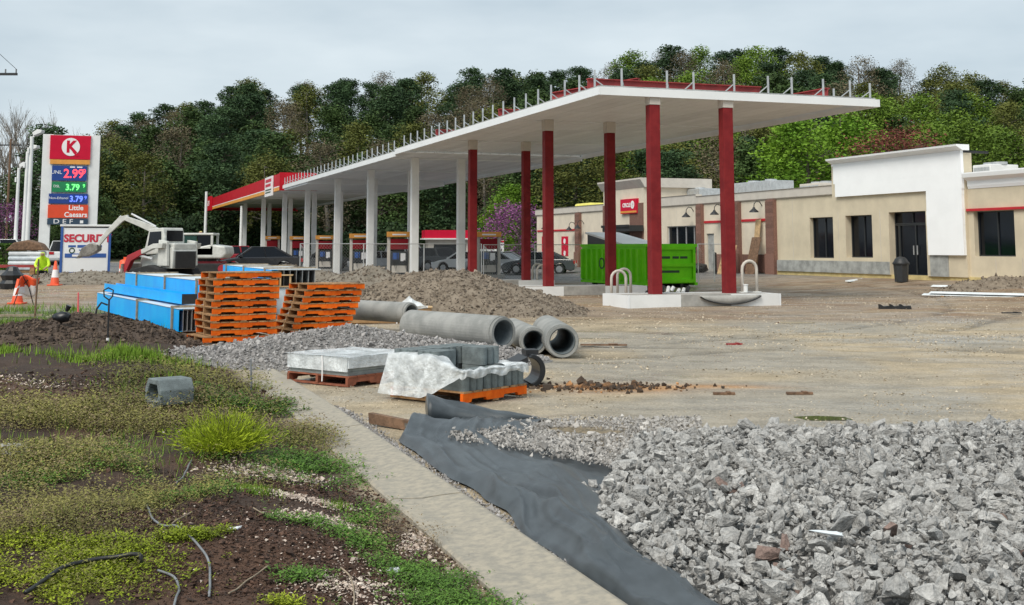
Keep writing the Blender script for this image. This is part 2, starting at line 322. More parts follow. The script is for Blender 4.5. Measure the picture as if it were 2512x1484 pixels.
C = mixc(C, np.array([.30, .24, .18]), .75 * fm * sst(.5, .62, fbm(x * .7, y, 1.8, 35)))
C = mixc(C, asph, sst(54, 64, y) * (1 - sst(100, 112, y)))
C = mixc(C, np.array([.26, .255, .25]), sst(18, 23, y) * (1 - sst(30, 36, y)) * sst(5.5, 9, -x) * .8)
cl = np.exp(-(((x - 1.25) / 1.0) ** 2 + ((y - 14.7) / .45) ** 2)) + np.exp(-(((x - 2.6) / .7) ** 2 + ((y - 14.9) / .22) ** 2)); C = mixc(C, clay, np.clip(1.4 * cl * (fbm(x, y, .6, 41) + .25), 0, .9))
tk = np.append(TK, 0); C = C * (1 - .34 * tk[:, None] * (.5 + fbm(x, y, .35, 87, 2))[:, None])
d = kerb_x(y) - .56 - x; bed = sst(-.03, .25, d + .25 * (fbm(x, y, .5, 43) - .5)) * (1 - sst(24, 31, y + 3 * fbm(x, y, 3, 44))) * sst(-30, -6, y)
C = mixc(C, soil, bed); C = mixc(C, np.array([.10, .055, .035]), bed * sst(.5, .65, fbm(x, y, 1.2, 45)) * .8)
C = mixc(C, moss, sst(24, 26, y) * (1 - sst(31, 34, y)) * sst(9.6, 11.5, -x))
C = mixc(C, duff, sst(104, 114, y))
lp = np.zeros((len(x), 4), np.float32); lp[:, :3] = C; lp[:, 3] = (1 - bed) * (1 - sst(100, 112, y))
ca = me.attributes.new('tone', 'FLOAT_COLOR', 'POINT'); ca.data.foreach_set('color', lp.ravel())
go = link('ground', me, ground_mat(), smooth=True); tag(go, 'muddy beige gravel building site running back to a wooded hill', kind='structure')

# puddles
def puddle(px, py, rx, ry, label):
    c = gp(px, py, .0); n = 26; vs = []
    for k in range(n):
        a = 2 * PI * k / n; q = .75 + .5 * float(vnoise(math.cos(a) * 2 + px, math.sin(a) * 2, .8, 3)); vs.append((c.x + rx * q * math.cos(a), c.y + ry * q * math.sin(a)))
    z = sorted(g1(a, b) for a, b in vs)[len(vs) * 2 // 3] + .003; me = bpy.data.meshes.new('puddle'); me.from_pydata([(a, b, z) for a, b in vs], [], [tuple(range(n))]); me.update()
    tag(link('puddle', me, MT['water']), label, kind='structure')
for a in ((2022, 1027, .27, .18, 'olive puddle in the gravel just behind the riprap'), (1945, 792, .5, .3, 'tan puddle on the lot in front of the pump islands')): puddle(*a)

# ================================================================== WOODED HILL
def leaf_mat(name, c1, c2, isl=.35, rnd=.18):
    m = M(name, c1, .75, 0, .35, 0, col2=c2, isl=isl, rnd=rnd, spec=.25, mixlo=.35, mixhi=.65, det=3); return m
LM = dict(pine=leaf_mat('pine_needles', (.030, .062, .026), (.060, .108, .042), .22), dark=leaf_mat('dark_leaves', (.036, .068, .020), (.072, .118, .032), .22), olive=leaf_mat('olive_leaves', (.085, .105, .022), (.155, .165, .038), .22),
          bud=leaf_mat('brown_buds', (.105, .088, .050), (.165, .14, .085), .22), green=leaf_mat('spring_leaves', (.085, .15, .018), (.16, .25, .03), .22), lime=leaf_mat('bright_leaves', (.085, .18, .014), (.16, .28, .024), .22),
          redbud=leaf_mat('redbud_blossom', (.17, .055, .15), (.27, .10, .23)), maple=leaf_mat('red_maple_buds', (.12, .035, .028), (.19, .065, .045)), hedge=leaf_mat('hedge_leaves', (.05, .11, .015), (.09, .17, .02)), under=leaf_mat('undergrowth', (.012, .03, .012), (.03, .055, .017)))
def limbs(mb, p, d, ln, r, depth, spread, tips, n=5):
    q = p + d * ln; mid = p + d * ln * .5 + Vector((random.uniform(-1, 1), random.uniform(-1, 1), 0)) * ln * .05
    mb.tube([p, mid, q], [r, r * .82, r * .6], n); tips.append(q); tips.append(mid)
    if depth == 0: return
    for k in range(random.choice((2, 3))):
        e = (d + Vector((random.uniform(-1, 1), random.uniform(-1, 1), random.uniform(-.15, .6))) * spread).normalized()
        limbs(mb, p + d * ln * random.uniform(.55, 1), e, ln * random.uniform(.55, .8), r * .58, depth - 1, spread, tips, max(3, n - 1))
def tree_proto(kind, h, crown_r, crown_lo, leafmat, nq, leaf, clumps=70, bark='bark', shape='round'):
    """returns (trunk mesh, crown mesh); unit is metres, base at the origin"""
    mb = MB(); tips = []
    lean = Vector((random.uniform(-.05, .05), random.uniform(-.05, .05), 1)); pts = [lean * (h * t) + Vector((math.sin(t * 5) * .2, math.cos(t * 4) * .2 - .2, 0)) for t in (0, .25, .5, .75, .93)]
    r0 = h * .014; mb.tube(pts, [r0 * 1.25, r0, r0 * .8, r0 * .5, r0 * .2], 7)
    for k in range(14):
        t = random.uniform(crown_lo * .9, .9); p = lean * (h * t); a = random.uniform(0, 2 * PI); d = Vector((math.cos(a), math.sin(a), random.uniform(.1, .9))).normalized()
        limbs(mb, p, d, crown_r * random.uniform(.35, .7) * (1.1 - .5 * t), r0 * .35, 1, .6, tips, 4)
    tm = mb.mesh('trunk')
    lo, hi = h * crown_lo, h; P = []
    cc = []
    for k in range(clumps):
        t = random.random() ** (.8 if shape != 'pine' else .7); a = random.uniform(0, 2 * PI)
        if shape == 'round': w_ = math.sin(PI * (t * .86 + .1)) ** .7
        elif shape == 'cone': w_ = 1.05 - t * .85
        elif shape == 'pine': w_ = (.55 + .45 * math.sin(PI * t)) * (1 if t < .8 else .8)
        else: w_ = .5 + .5 * math.sin(PI * t)
        q = math.sqrt(random.random()) * crown_r * w_ * random.uniform(.75, 1.15)
        cc.append((q * math.cos(a) + lean.x * h * .8, q * math.sin(a) + lean.y * h * .8, lo + (hi - lo) * t, random.uniform(.55, 1.25)))
    cc = np.array(cc); wts = cc[:, 3] ** 2; pick = RNG.choice(len(cc), nq, p=wts / wts.sum()); rad = crown_r * .36
    off = unit(nq) * (RNG.random((nq, 1)) ** .45) * rad * cc[pick, 3][:, None]; off[:, 2] *= .62 if shape == 'pine' else .8
    P = cc[pick, :3] + off; s = leaf * RNG.uniform(.55, 1.3, (nq, 1))
    U = unit(nq); U[:, 2] *= .6; W = np.cross(U, unit(nq)); W /= np.linalg.norm(W, axis=1)[:, None] + 1e-6
    Vv, Ff = quads(P, U * s, W * s * .6); cm = npmesh('crown', Vv, Ff); cm.materials.append(LM[leafmat]); tm.materials.append(MT[bark])
    return tm, cm
PROT = {}
for k, a in dict(pine=[('pine', 14.5, 3.0, .26, 'pine', 8000, .135, 100, 'bark', 'pine')] * 4, dark=[('dark', 12, 3.3, .10, 'dark', 8500, .145, 110, 'bark', 'round')] * 4, olive=[('olive', 13, 3.2, .18, 'olive', 8000, .115, 105, 'bark_pale', 'round')] * 3,
                 bud=[('bud', 13.5, 3.1, .2, 'bud', 6500, .085, 110, 'bark_pale', 'round')] * 3, green=[('green', 13.5, 3.7, .12, 'green', 9000, .13, 120, 'bark', 'round')] * 3, lime=[('lime', 12, 3.8, .06, 'lime', 10000, .125, 130, 'bark', 'round')] * 2,
                 redbud=[('redbud', 5.2, 2.6, .22, 'redbud', 3600, .07, 60, 'bark', 'round')], maple=[('maple', 10, 4.6, .25, 'maple', 7500, .085, 130, 'bark', 'round')]).items():
    PROT[k] = [tree_proto(*q) for q in a]
NAMES = dict(pine='pine_tree', dark='evergreen_tree', olive='budding_tree', bud='bare_budding_tree', green='leafy_tree', lime='bright_leafy_tree', redbud='redbud_tree', maple='maple_tree')
LAB = dict(pine='tall dark pine standing among the other trees on the wooded hill', dark='dense dark green evergreen tree among the trees on the hillside', olive='olive green tree in early leaf among the trees on the hillside', bud='brownish tree with bare budding twigs among the trees on the hillside', green='fresh mid green tree in spring leaf among the trees on the hillside', lime='bright lime green tree in full leaf at the right of the hillside')
GRP = dict(pine='dark pines on the hill', dark='dark evergreens on the hill', olive='olive trees on the hill', bud='bare budding trees on the hill', green='spring green trees on the hill', lime='bright green trees on the hill')
def plant(kind, x, y, sc, label=None, group=None, z=None):
    tm, cm = random.choice(PROT[kind]); o = thing(NAMES[kind], (x, y, (g1(x, y) if z is None else z) - .15), random.uniform(0, 6.28), label or LAB[kind], 'tree', group or GRP.get(kind))
    o.scale = (sc * random.uniform(1.05, 1.3), sc * random.uniform(1.05, 1.3), sc)
    link('trunk', tm, None, o); link('crown', cm, None, o); return o
nt_ = 0
def where(kind, b, row):
    a = {'pine': 'tall dark pine', 'dark': 'dense dark evergreen tree', 'olive': 'olive green tree', 'bud': 'brownish budding tree', 'green': 'fresh green spring tree', 'lime': 'bright lime green tree'}[kind]
    px = PPX + FP * b; z = 'at the foot of the hill' if row < 3 else 'halfway up the hill' if row < 7 else 'along the ridge'
    c = 'right of the price sign' if px < 480 else 'above the red canopy fascia' if px < 800 else 'above the bracketed canopy edge' if px < 1350 else 'behind the front of the canopy' if px < 1900 else 'behind the unfinished storefront'
    return f'{a} {z} {c}'.replace('olive tree', 'olive tree')
for row, yy in enumerate((115, 122, 130, 139, 149, 160, 172, 185, 199, 212)):
    step = 5.0 + row * .22; b0, b1 = -.355, .47; x = b0 * yy + random.uniform(0, step)
    if row >= 6: step *= .95
    while x < b1 * yy:
        X = x + random.uniform(-1.8, 1.8); Y = yy + random.uniform(-3.2, 3.2); b = X / Y; of_ = 27 * float(sst(.06, -.07, b)); X *= (Y + of_) / Y; Y += of_; q = random.random()
        n = float(fbm(X, Y, 26, 77, 2))
        if b > .28: kind = 'green' if q < .30 else 'olive' if q < .62 else 'bud' if q < .8 else 'dark' if q < .9 else 'pine'
        elif b > .08: kind = 'dark' if q < .2 else 'olive' if q < .42 else 'green' if q < .56 else 'pine' if q < .82 else 'bud'
        else: kind = 'dark' if q < .40 else 'pine' if q < .66 else 'olive' if q < .88 else 'bud'
        if row >= 7 and q < .34: kind = 'pine'
        sc = random.uniform(.86, 1.08) * (.9 if row < 2 else 1) * (.92 if kind == 'pine' else 1) * (1 + .12 * float(sst(.06, -.07, b)))
        plant(kind, X, Y, sc, None if False else where(kind, b, row)); nt_ += 1; x += step * random.uniform(.8, 1.2)
# lone trees that stand out
for px, py, Y, k, sc, lb in ((1985, 560, 104, 'lime', 1.05, 'bright lime green tree just left of the unfinished white parapet'), (2075, 560, 109, 'lime', 1.1, 'bright lime green tree directly behind the left end of the white parapet'), (1900, 560, 112, 'lime', .85, 'bright lime green tree above the large grey rooftop unit'), (2400, 560, 108, 'green', .95, 'fresh green tree behind the white rooftop unit at right'), (2310, 540, 120, 'green', 1.0, 'fresh green tree between the red maple and the right edge'), (1250, 620, 113, 'lime', .62, 'small bright green tree behind the purple redbud by the store'), (1225, 620, 109, 'lime', .45, 'smallest bright green tree left of the purple redbud by the store')):
    p = at(px, py, Y); plant(k, p.x, p.y, sc, lb)
p = at(2195, 560, 92); plant('maple', p.x, p.y, 1.02, 'dark red budding maple behind the white unfinished storefront parapet', 'single trees')
p = at(1268, 610, 100); plant('redbud', p.x, p.y, 1.0, 'purple flowering redbud beside the left end of the store', 'single trees')
p = at(10, 610, 105); plant('redbud', p.x, p.y, 1.0, 'purple flowering redbud behind the lamp posts at the left edge', 'single trees')
for px, Y, sc in ((92, 128, .98), (140, 132, .72), (40, 138, .78), (170, 126, .6), (215, 122, .68)):
    p = at(px, 600, Y); plant('pine' if sc > .9 else 'dark', p.x, p.y, sc, 'dark evergreen tree standing behind the lamp posts at left', 'evergreens behind the lamp posts')
# bare winter trees at the left edge
def bare_proto(h):
    mb = MB(); tips = []; mb.tube([(0, 0, 0), (.15, 0, h * .2), (0, .1, h * .38)], [.22, .18, .14], 6)
    for k in range(8):
        a = 2 * PI * k / 8 + random.uniform(-.3, .3); limbs(mb, Vector((0, .1, h * random.uniform(.16, .38))), Vector((math.cos(a) * .45, math.sin(a) * .45, 1)).normalized(), h * .24, .10, 4, .36, tips, 4)
    me = mb.mesh('trunk'); me.materials.append(MT['bark_pale']); return me
BT = [bare_proto(17), bare_proto(15)]
for i, (px, Y, sc) in enumerate(((30, 150, 1.2), (95, 156, 1.3), (150, 150, 1.2), (-20, 150, 1.15), (60, 165, 1.3), (185, 160, 1.0), (0, 158, 1.25), (120, 146, 1.15), (75, 145, 1.1), (165, 168, 1.2))):
    p = at(px, 600, Y); o = thing('bare_tree', (p.x, p.y, g1(p.x, p.y) - .1), random.uniform(0, 6), 'leafless tree with pale upright branches at the far left edge', 'tree', 'leafless trees at the left'); o.scale = (sc, sc, sc)
    link('trunk', BT[i % 2], None, o)
# undergrowth along the foot of the wood
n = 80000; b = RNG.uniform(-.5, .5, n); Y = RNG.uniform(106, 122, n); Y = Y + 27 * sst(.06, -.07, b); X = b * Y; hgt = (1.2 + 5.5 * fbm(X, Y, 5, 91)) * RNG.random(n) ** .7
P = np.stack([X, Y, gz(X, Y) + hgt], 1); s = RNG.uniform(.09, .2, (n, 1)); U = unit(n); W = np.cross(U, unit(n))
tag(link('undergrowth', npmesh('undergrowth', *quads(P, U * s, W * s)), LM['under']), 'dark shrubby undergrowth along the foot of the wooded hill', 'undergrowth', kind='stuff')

# ================================================================== CANOPY
def cl(ac, al, z=0.0): return C0 + BV * ac + AV * al + Vector((0, 0, z))
ZU = 6.22
can = thing('canopy_extension', C0, BA, 'new white flat canopy roof on red steel columns with bare brackets', 'canopy')
def skew(mb_pts): return mb_pts
MI = Matrix.Translation(C0) @ Matrix.Rotation(BA, 4, 'Z'); MIi = MI.inverted()
def lc(ac, al, z): return MIi @ cl(ac, al, z)
def slab(name, a0, a1, l0, l1, z0, z1, mat, parent, bevel=0):
    vs = [lc(a, l, z) for z in (z0, z1) for l in (l0, l1) for a in (a0, a1)]
    return MB().add(vs, [(0, 2, 3, 1), (4, 5, 7, 6), (0, 1, 5, 4), (1, 3, 7, 5), (3, 2, 6, 7), (2, 0, 4, 6)]).build(name, mat, parent, bevel=bevel)
WD = 9.7; LN = 24.0; TL = 108.5
def deck(parent, l0, l1, dz=0):
    # ribbed pans running the length of the roof, each a board of its own
    n = 20
    for k in range(n):
        a0 = .03 + k * (WD - .06) / n; a1 = a0 + (WD - .06) / n - .025
        ns_ = max(1, round((l1 - l0) / (6 if l1 < 30 else 14)))
        for j in range(ns_): slab('deck_pan', a0, a1, l0 + (l1 - l0) * j / ns_ + .008, l0 + (l1 - l0) * (j + 1) / ns_ - .008, ZU + .2 + dz, ZU + .26 + dz, 'deck', parent)
    slab('roof_sheet', .02, WD - .02, l0 + .02, l1 - .02, ZU + .265 + dz, ZU + .3 + dz, 'cmu', parent)
deck(can, .03, LN)
slab('edge_trim', -.06, 0, -.06, LN, ZU, ZU + .24, 'fascia', can); slab('edge_trim', WD, WD + .06, -.06, LN, ZU, ZU + .24, 'fascia', can); slab('edge_trim', .003, WD - .003, -.06, 0, ZU, ZU + .24, 'fascia', can)
ROW1 = [.15, 8.7, 17.6]; ROWS = (1.82, 4.3)
def column(parent, ac, al, zb, mat, cap=True, w_=.165):
    c = lc(ac, al, 0); zr = 6.0 if cap else ZU + .095
    o = MB().box(c.x - w_, c.x + w_, c.y - w_, c.y + w_, zb, zr).build('column', mat, parent, bevel=.012)
    MB().box(c.x - w_ * 1.7, c.x + w_ * 1.7, c.y - w_ * 1.7, c.y + w_ * 1.7, zb - .02, zb + .03).build('base_plate', mat, o)
    if cap: MB().box(c.x - w_ - .012, c.x + w_ + .012, c.y - w_ - .012, c.y + w_ + .012, zr + .002, ZU + .195).build('column_cap', 'cornice', o)  # white cap; the grey-beige puts the canopy's shade into its colour
    return o
ZBASE = (.30, .27, .2)
for k, al in enumerate(ROW1):
    for ac in ROWS: column(can, ac, al + .05, ZBASE[k], 'red_steel')
    slab('soffit_seam', .05, WD - .05, al + .3, al + .42, ZU + .17, ZU + .198, 'deck', can)
def bracket(parent, ac, al, dx, dy, z0, h=.58):
    c = lc(ac, al, z0); m = MB().box(c.x - .024, c.x + .024, c.y - .024, c.y + .024, z0, z0 + h); m.bar(c + Vector((0, 0, h * .5)), c + Vector((dx, dy, .02)), .028, .028)
    return m.build('bracket', 'galv', parent)
for k in range(20): bracket(can, .06, .5 + k * 1.17, .42, 0, ZU + .24)
for ac, hh in ((.75, 1), (2.25, 1), (3.15, 1), (4.55, 1), (5.75, 1), (6.6, 1), (7.75, 1), (8.75, 1), (9.5, .9)): bracket(can, ac, .08, -.22 if ac > 3 else .25, .35, ZU + .24, .60 * hh)
for k in range(4): bracket(can, WD - .08, 2.2 + k * 2.6, -.4, 0, ZU + .3)
# red steel left on the roof
def wbeam(a0, l0, a1, l1, z, h, tip=0):
    p0, p1 = lc(a0, l0, z), lc(a1, l1, z); d = (p1 - p0).normalized(); nrm = Vector((-d.y, d.x, 0)); m = MB()
    for zz, t_, w_ in ((0, .03, .2), (h - .03, .03, .2)): 
        vs = [p + nrm * s * w_ / 2 + Vector((0, 0, zz + q + (tip if p is p1 and zz else 0))) for p in (p0, p1) for s, q in ((-1, 0), (1, 0), (1, t_), (-1, t_))]
        m.add(vs, [(0, 1, 2, 3), (4, 5, 6, 7), (0, 1, 5, 4), (1, 2, 6, 5), (2, 3, 7, 6), (3, 0, 4, 7)])
    vs = [p + nrm * s * .015 + Vector((0, 0, q + (tip if p is p1 and q > .1 else 0))) for p in (p0, p1) for s, q in ((-1, .03), (1, .03), (1, h - .03), (-1, h - .03))]
    m.add(vs, [(0, 1, 2, 3), (4, 5, 6, 7), (0, 1, 5, 4), (1, 2, 6, 5), (2, 3, 7, 6), (3, 0, 4, 7)]); m.build('roof_beam', 'red_deck', can)
ZR = ZU + .3
wbeam(.3, 1.6, 6.4, 1.6, ZR, .42); wbeam(.5, 5.0, 2.2, 1.9, ZR, .4, .16); wbeam(4.2, 6.0, 5.6, 1.9, ZR, .3, .12); wbeam(7.6, 5.5, 8.7, 1.2, ZR, .3, .14); wbeam(.4, 10.2, 6.4, 10.2, ZR, .42); wbeam(.4, 18.6, 6.4, 18.6, ZR, .42)

old = thing('existing_canopy', C0, BA, 'long existing white canopy on white columns with red fascia at its far end', 'canopy')
deck(old, LN + .03, TL, -.10)
slab('edge_trim', -.05, .01, LN + .01, 57.6, ZU - .1, ZU + .14, 'fascia', old); slab('edge_trim', WD, WD + .05, LN + .01, TL, ZU - .1, ZU + .14, 'fascia', old)
slab('soffit_step', .05, WD - .05, 48.0, 57.5, 6.0, ZU + .095, 'deck', old)
for k in range(29): bracket(old, .06, LN + .6 + k * 1.17, .42, 0, ZU + .14)
for al in (27.2, 37.0, 46.5, 57.5, 68, 80, 93): 
    for ac in ROWS: column(old, ac, al, g1(*cl(ac, al)[:2]) - .05, 'white', False, .19)
    slab('soffit_seam', .05, WD - .05, al + .3, al + .45, ZU + .05, ZU + .098, 'deck', old)
# red illuminated fascia of the existing canopy
nP = 12
for k in range(nP):
    l0 = 58.0 + k * (TL - 58.0) / nP; l1 = l0 + (TL - 58.0) / nP - .03
    slab('fascia_panel', -.22, -.06, l0, l1, 6.36, 7.3, 'red_fascia', old); slab('fascia_band', -.23, -.06, l0, l1 + .03, 6.02, 6.28, 'orange_fascia', old); slab('fascia_line', -.235, -.07, l0, l1 + .03, 6.285, 6.355, 'sign_white', old)
slab('fascia_end', -.25, 2.6, 57.85, 57.98, 6.0, 7.36, 'red_fascia', old); slab('fascia_end', -.22, WD + .2, TL + .02, TL + .2, 6.0, 7.3, 'red_fascia', old)
c = lc(-.3, 63.2, 6.6); bn = slab('banner', -.36, -.26, 60.8, 64.6, 5.75, 7.28, 'sign_white', old)
AR = math.atan2((AV @ BV), 1)
fr = (PI / 2, 0, -PI / 2 + (AX - BA))
[slab('banner_print', -.37, -.361, 61.2 + (k % 2) * .3, 64.2, z_, z_ + h_, m_, old) for k, (z_, h_, m_) in enumerate(((6.85, .25, 'text_red'), (6.5, .22, 'text_red'), (6.2, .1, 'text_dark'), (6.0, .1, 'text_dark')))]
sg = slab('canopy_sign', -.5, -.24, 105.2, 109.6, 5.9, 7.5, 'red_fascia', old); text('sign_lettering', 'CIRCLE K', .8, 'text_white', old, lc(-.51, 107.4, 6.7), fr)
# ================================================================== STORE
st = thing('store_building', (SQ.x, SQ.y, 0), math.atan2(SD.y, SD.x), 'long tan convenience store with unfinished white foam storefront', 'building')
def fac(px, py, v=0.0):
    """photo point on the facade plane (v metres proud of it) -> (u along facade, z)"""
    r = ray(px, py); nrm = SB; q = SQ - nrm * v; t = (q.x * nrm.x + q.y * nrm.y) / (r.x * nrm.x + r.y * nrm.y)
    P = Vector((0, 0, EYE)) + r * t; return (P - SQ).dot(SD), P.z
def fu(px, py=600, v=0): return fac(px, py, v)[0]
SZ = .50; PT = 4.72
def wallrect(name, u0, u1, z0, z1, ops, y0, y1, mat):
    us = sorted({u0, u1, *[min(max(o[i], u0), u1) for o in ops for i in (0, 1)]}); zs = sorted({z0, z1, *[min(max(o[i], z0), z1) for o in ops for i in (2, 3)]}); m = MB()
    for a, b in zip(us, us[1:]):
        for c, d in zip(zs, zs[1:]):
            if any(o[0] < (a + b) / 2 < o[1] and o[2] < (c + d) / 2 < o[3] for o in ops): continue
            m.box(a, b, y0, y1, c, d)
    return m.build(name, mat, st)
def rect(x0, y0, x1, y1, v=0):
    a = fac((x0 + x0) / 2, (y0 + y1) / 2, v); b = fac(x1, (y0 + y1) / 2, v); return (a[0], b[0], fac((x0 + x1) / 2, y1, v)[1], fac((x0 + x1) / 2, y0, v)[1])
W1, W2, W3, DO = rect(1986, 533, 2046, 633), rect(2079, 528, 2144, 632), rect(2389, 517, 2488, 629, 0), rect(2186, 519, 2277, 663)
DO = (DO[0], DO[1], SZ, DO[3]); UE = fu(1316); UT0, UT1 = fu(2045, 480), fu(2372, 500); UR = UT1 + 16; UB = fu(1905)
ENT = rect(1636, 554, 1715, 655); ENT = (ENT[0], ENT[1], SZ + .1, ENT[3]); DR = rect(1733, 573, 1751, 668); DR = (DR[0], DR[1], SZ, DR[3])
ED = (fu(1520), fu(1562), SZ, 2.9)
wallrect('wall', UB, UT0, SZ, PT - .5, [W1], 0, .3, 'stucco'); wallrect('wall', UT0 + .003, UT1 - .003, SZ, 5.6, [W1, W2, DO], -.12, .3, 'stucco'); wallrect('wall', UT1, UR, SZ, PT - .62, [W3], 0, .3, 'stucco')
wallrect('wall', UE, UB - .003, SZ, PT - .5, [ENT, DR, ED], .0, .3, 'stucco2')
box('end_wall', (UE, UE + .3, .303, 15, SZ, PT - .5), 'stucco2', st); box('end_wall', (UR - .3, UR, .303, 15, SZ, PT - .5), 'stucco', st); box('back_wall', (UE + .303, UR - .303, 14.7, 15, SZ, PT - .5), 'stucco', st); box('roof', (UE + .3, UR - .3, .31, 14.6, PT - .9, PT - .75), 'cornice', st)
box('slab', (UE - .2, UR + .1, .05, 15.2, -.6, SZ - .003), 'concrete', st); box('foundation_foam', (UB, UR, -.06, .045, .12, SZ + .02), 'yellow', st)
# cornices
def cornice(u0, u1, z0, z1, mat='cornice', d=.10, y=0):
    o = MB().prism([(y - .04, z0), (y - d, z0 + .06), (y - d, z1 - .05), (y - d - .05, z1), (y + .3, z1), (y + .3, z0)], u0, u1, 'x').build('cornice', mat, st); return o
cornice(UE - .1, fu(1497), PT - .497, PT); cornice(fu(1600) + .02, fu(1714) - .1, PT - .497, PT + .12); cornice(fu(1714) - .09, UB - .2, PT - .497, PT); cornice(UB - .19, UT0 - .003, PT - .497, PT)
MB().prism([(-.02, PT - .617), (-.06, PT - .5), (-.07, PT - .3), (-.3, PT - .17), (-.34, PT - .02), (-.34, PT + .03), (.3, PT + .03), (.3, PT - .617)], UT1 + .1, UR, 'x').build('cornice', 'foam', st)
box('parapet', (UT1 + .1, UR - .5, .301, .5, PT - .4, PT + .02), 'cornice', st)
# unfinished foam-board storefront: boards one by one, leaving the tan field
def foam_board(u0, u1, z0, z1): box('foam_board', (u0 + .0005, u1 - .0005, -.25 - random.uniform(0, .0015), -.123, z0 + .0005, z1 - .0005), 'foam', st)
TZ = fac(2200, 386, .2)[1]; zl = fac(2060, 483, .15)[1]; ul = fu(2058, 480); ui = fu(2284, 550); zb = fac(2330, 626, .15)[1]
zz = zl
while zz < TZ - .05:
    z1 = min(zz + .62, TZ); us = ul - (.12 if zz > zl + .5 else 0) + .0; n = 4
    for k in range(n): foam_board(us + (UT1 - us) * k / n, us + (UT1 - us) * (k + 1) / n, zz, z1)
    zz = z1
zz = zb
while zz < zl - .05:
    z1 = min(zz + .62, zl); foam_board(ui + random.uniform(-.03, .03), (ui + UT1) / 2, zz, z1); foam_board((ui + UT1) / 2, UT1 - random.uniform(0, .05), zz, z1); zz = z1
MB().prism([(-.25, TZ + .003), (-.55, TZ + .16), (-.57, TZ + .24), (.1, TZ + .24), (.1, TZ + .003)], ul - .25, UT1 + .12, 'x').build('coping', 'foam', st)
box('parapet_side', (UT1 - .12, UT1 - .004, -.118, 1.2, 5.6, TZ), 'black', st); box('parapet_back', (UT0, UT1 - .13, -.11, .2, 5.603, TZ), 'foam', st)
# bare masonry below the stucco
for a, b in ((UB + .15, fu(2046)), (fu(2046) + .02, fu(2128)), (fu(2128) + .02, DO[0] - .03)): box('masonry_panel', (a, b, -.135, -.123 if a > UT0 else -.003, SZ + .02, SZ + .58), 'cmu', st)
box('masonry_panel', (ui, (ui + UT1) / 2, -.16, -.123, SZ, zb - .01), 'cmu', st)
for px in (1945, 2062, 2165): box('control_joint', (fu(px) - .012, fu(px) + .012, -.128 if px > 2045 else -.008, -.1201 if px > 2045 else -.0005, SZ + .6, 4.2 if px < 2045 else 3.4), 'cornice', st)
for px in (2440, 2505): box('control_joint', (fu(px) - .012, fu(px) + .012, -.008, -.0005, SZ, W3[2] - .05), 'cornice', st)
for px in (1470, 1660, 1770, 1850): box('control_joint', (fu(px) - .012, fu(px) + .012, -.008, -.0005, 3.3, 4.2), 'cornice', st)
def window(name, r, y, mull, mat='frame', zs=()):
    u0, u1, z0, z1 = r; f = MB(); t_ = .05
    f.box(u0, u1, y, y + .08, z0, z0 + t_); f.box(u0, u1, y, y + .08, z1 - t_, z1); f.box(u0, u0 + t_, y, y + .08, z0 + t_, z1 - t_); f.box(u1 - t_, u1, y, y + .08, z0 + t_, z1 - t_)
    us = [u0] + [u0 + (u1 - u0) * k for k in mull] + [u1]
    for u in us[1:-1]: f.box(u - t_ / 2, u + t_ / 2, y, y + .08, z0 + t_, z1 - t_)
    o = f.build(name, mat, st)
    for a, b in zip(us, us[1:]): box('pane', (a + .03, b - .03, y + .05, y + .06, z0 + .03, z1 - .03), 'glass', o)
    return o
window('window', W1, .2, (.5,)); window('window', W2, .2, (.5,)); window('window', W3, .2, (.5,)); window('window', ENT, .1, (.27, .55, .8), 'alu')
d_ = window('entrance_door', (DO[0] + .3, DO[1], DO[2], DO[3] - .55), .2, (.5,)); window('transom', (DO[0], DO[1], DO[3] - .54, DO[3]), .2, (.5,)); window('sidelight', (DO[0], DO[0] + .29, DO[2], DO[3] - .55), .2, ())
for s in (-.12, .12): MB().box(s + (DO[0] + DO[1] + .3) / 2 - .015, s + (DO[0] + DO[1] + .3) / 2 + .015, .15, .19, SZ + .9, SZ + 1.3).build('handle', 'alu', d_)
box('interior', (UB, UR - .5, 3.5, 3.6, SZ, PT - 1), 'black', st); box('interior', (UE + 1, UB - .1, 4.5, 4.6, SZ, PT - 1), 'frame', st)
sd_ = box('service_door', (DR[0] + .02, DR[1] - .02, .08, .12, DR[2], DR[3] - .02), 'cmu', st); box('door_handle', (DR[1] - .2, DR[1] - .12, .04, .078, SZ + 1, SZ + 1.1), 'black', sd_)
# pilasters in brick
def pilaster(px0, px1, top):
    u0, u1 = fu(px0), fu(px1); p = box('pilaster', (u0, u1, -.22, -.003, SZ - .2, top), 'brick', st); z = SZ - .18; k = 0
    while z < top - .2:
        box('brick_course', (u0 - .008, u1 + .008, -.235, -.222, z, z + .19), 'brick', p); z += .2
    box('plinth', (u0 - .05, u1 + .05, -.3, -.238, SZ - .2, SZ + .9), 'brick', p)
for a, b in ((1887, 1906), (1804, 1819), (1715, 1727), (1416, 1426)): pilaster(a, b, PT - .5)
box('brick_dado', (fu(1752), fu(1804) - .06, -.06, -.004, SZ - .1, SZ + .85), 'brick', st); box('brick_dado', (fu(1820) + .06, fu(1886) - .06, -.06, -.004, SZ - .1, SZ + .85), 'brick', st)
for a, b, z in ((1426, 1416, 0), (1728, 1803, 3.12), (1820, 1886, 3.12), (1318, 1415, 2.95)):
    if z: box('red_stripe', (fu(a) + .02, fu(b) - .02, -.05, -.005, z, z + .13), 'flash', st)
box('red_stripe', (fu(2373, 514), UR, -.1, -.004, W3[3] + .02, W3[3] + .12), 'flash', st)
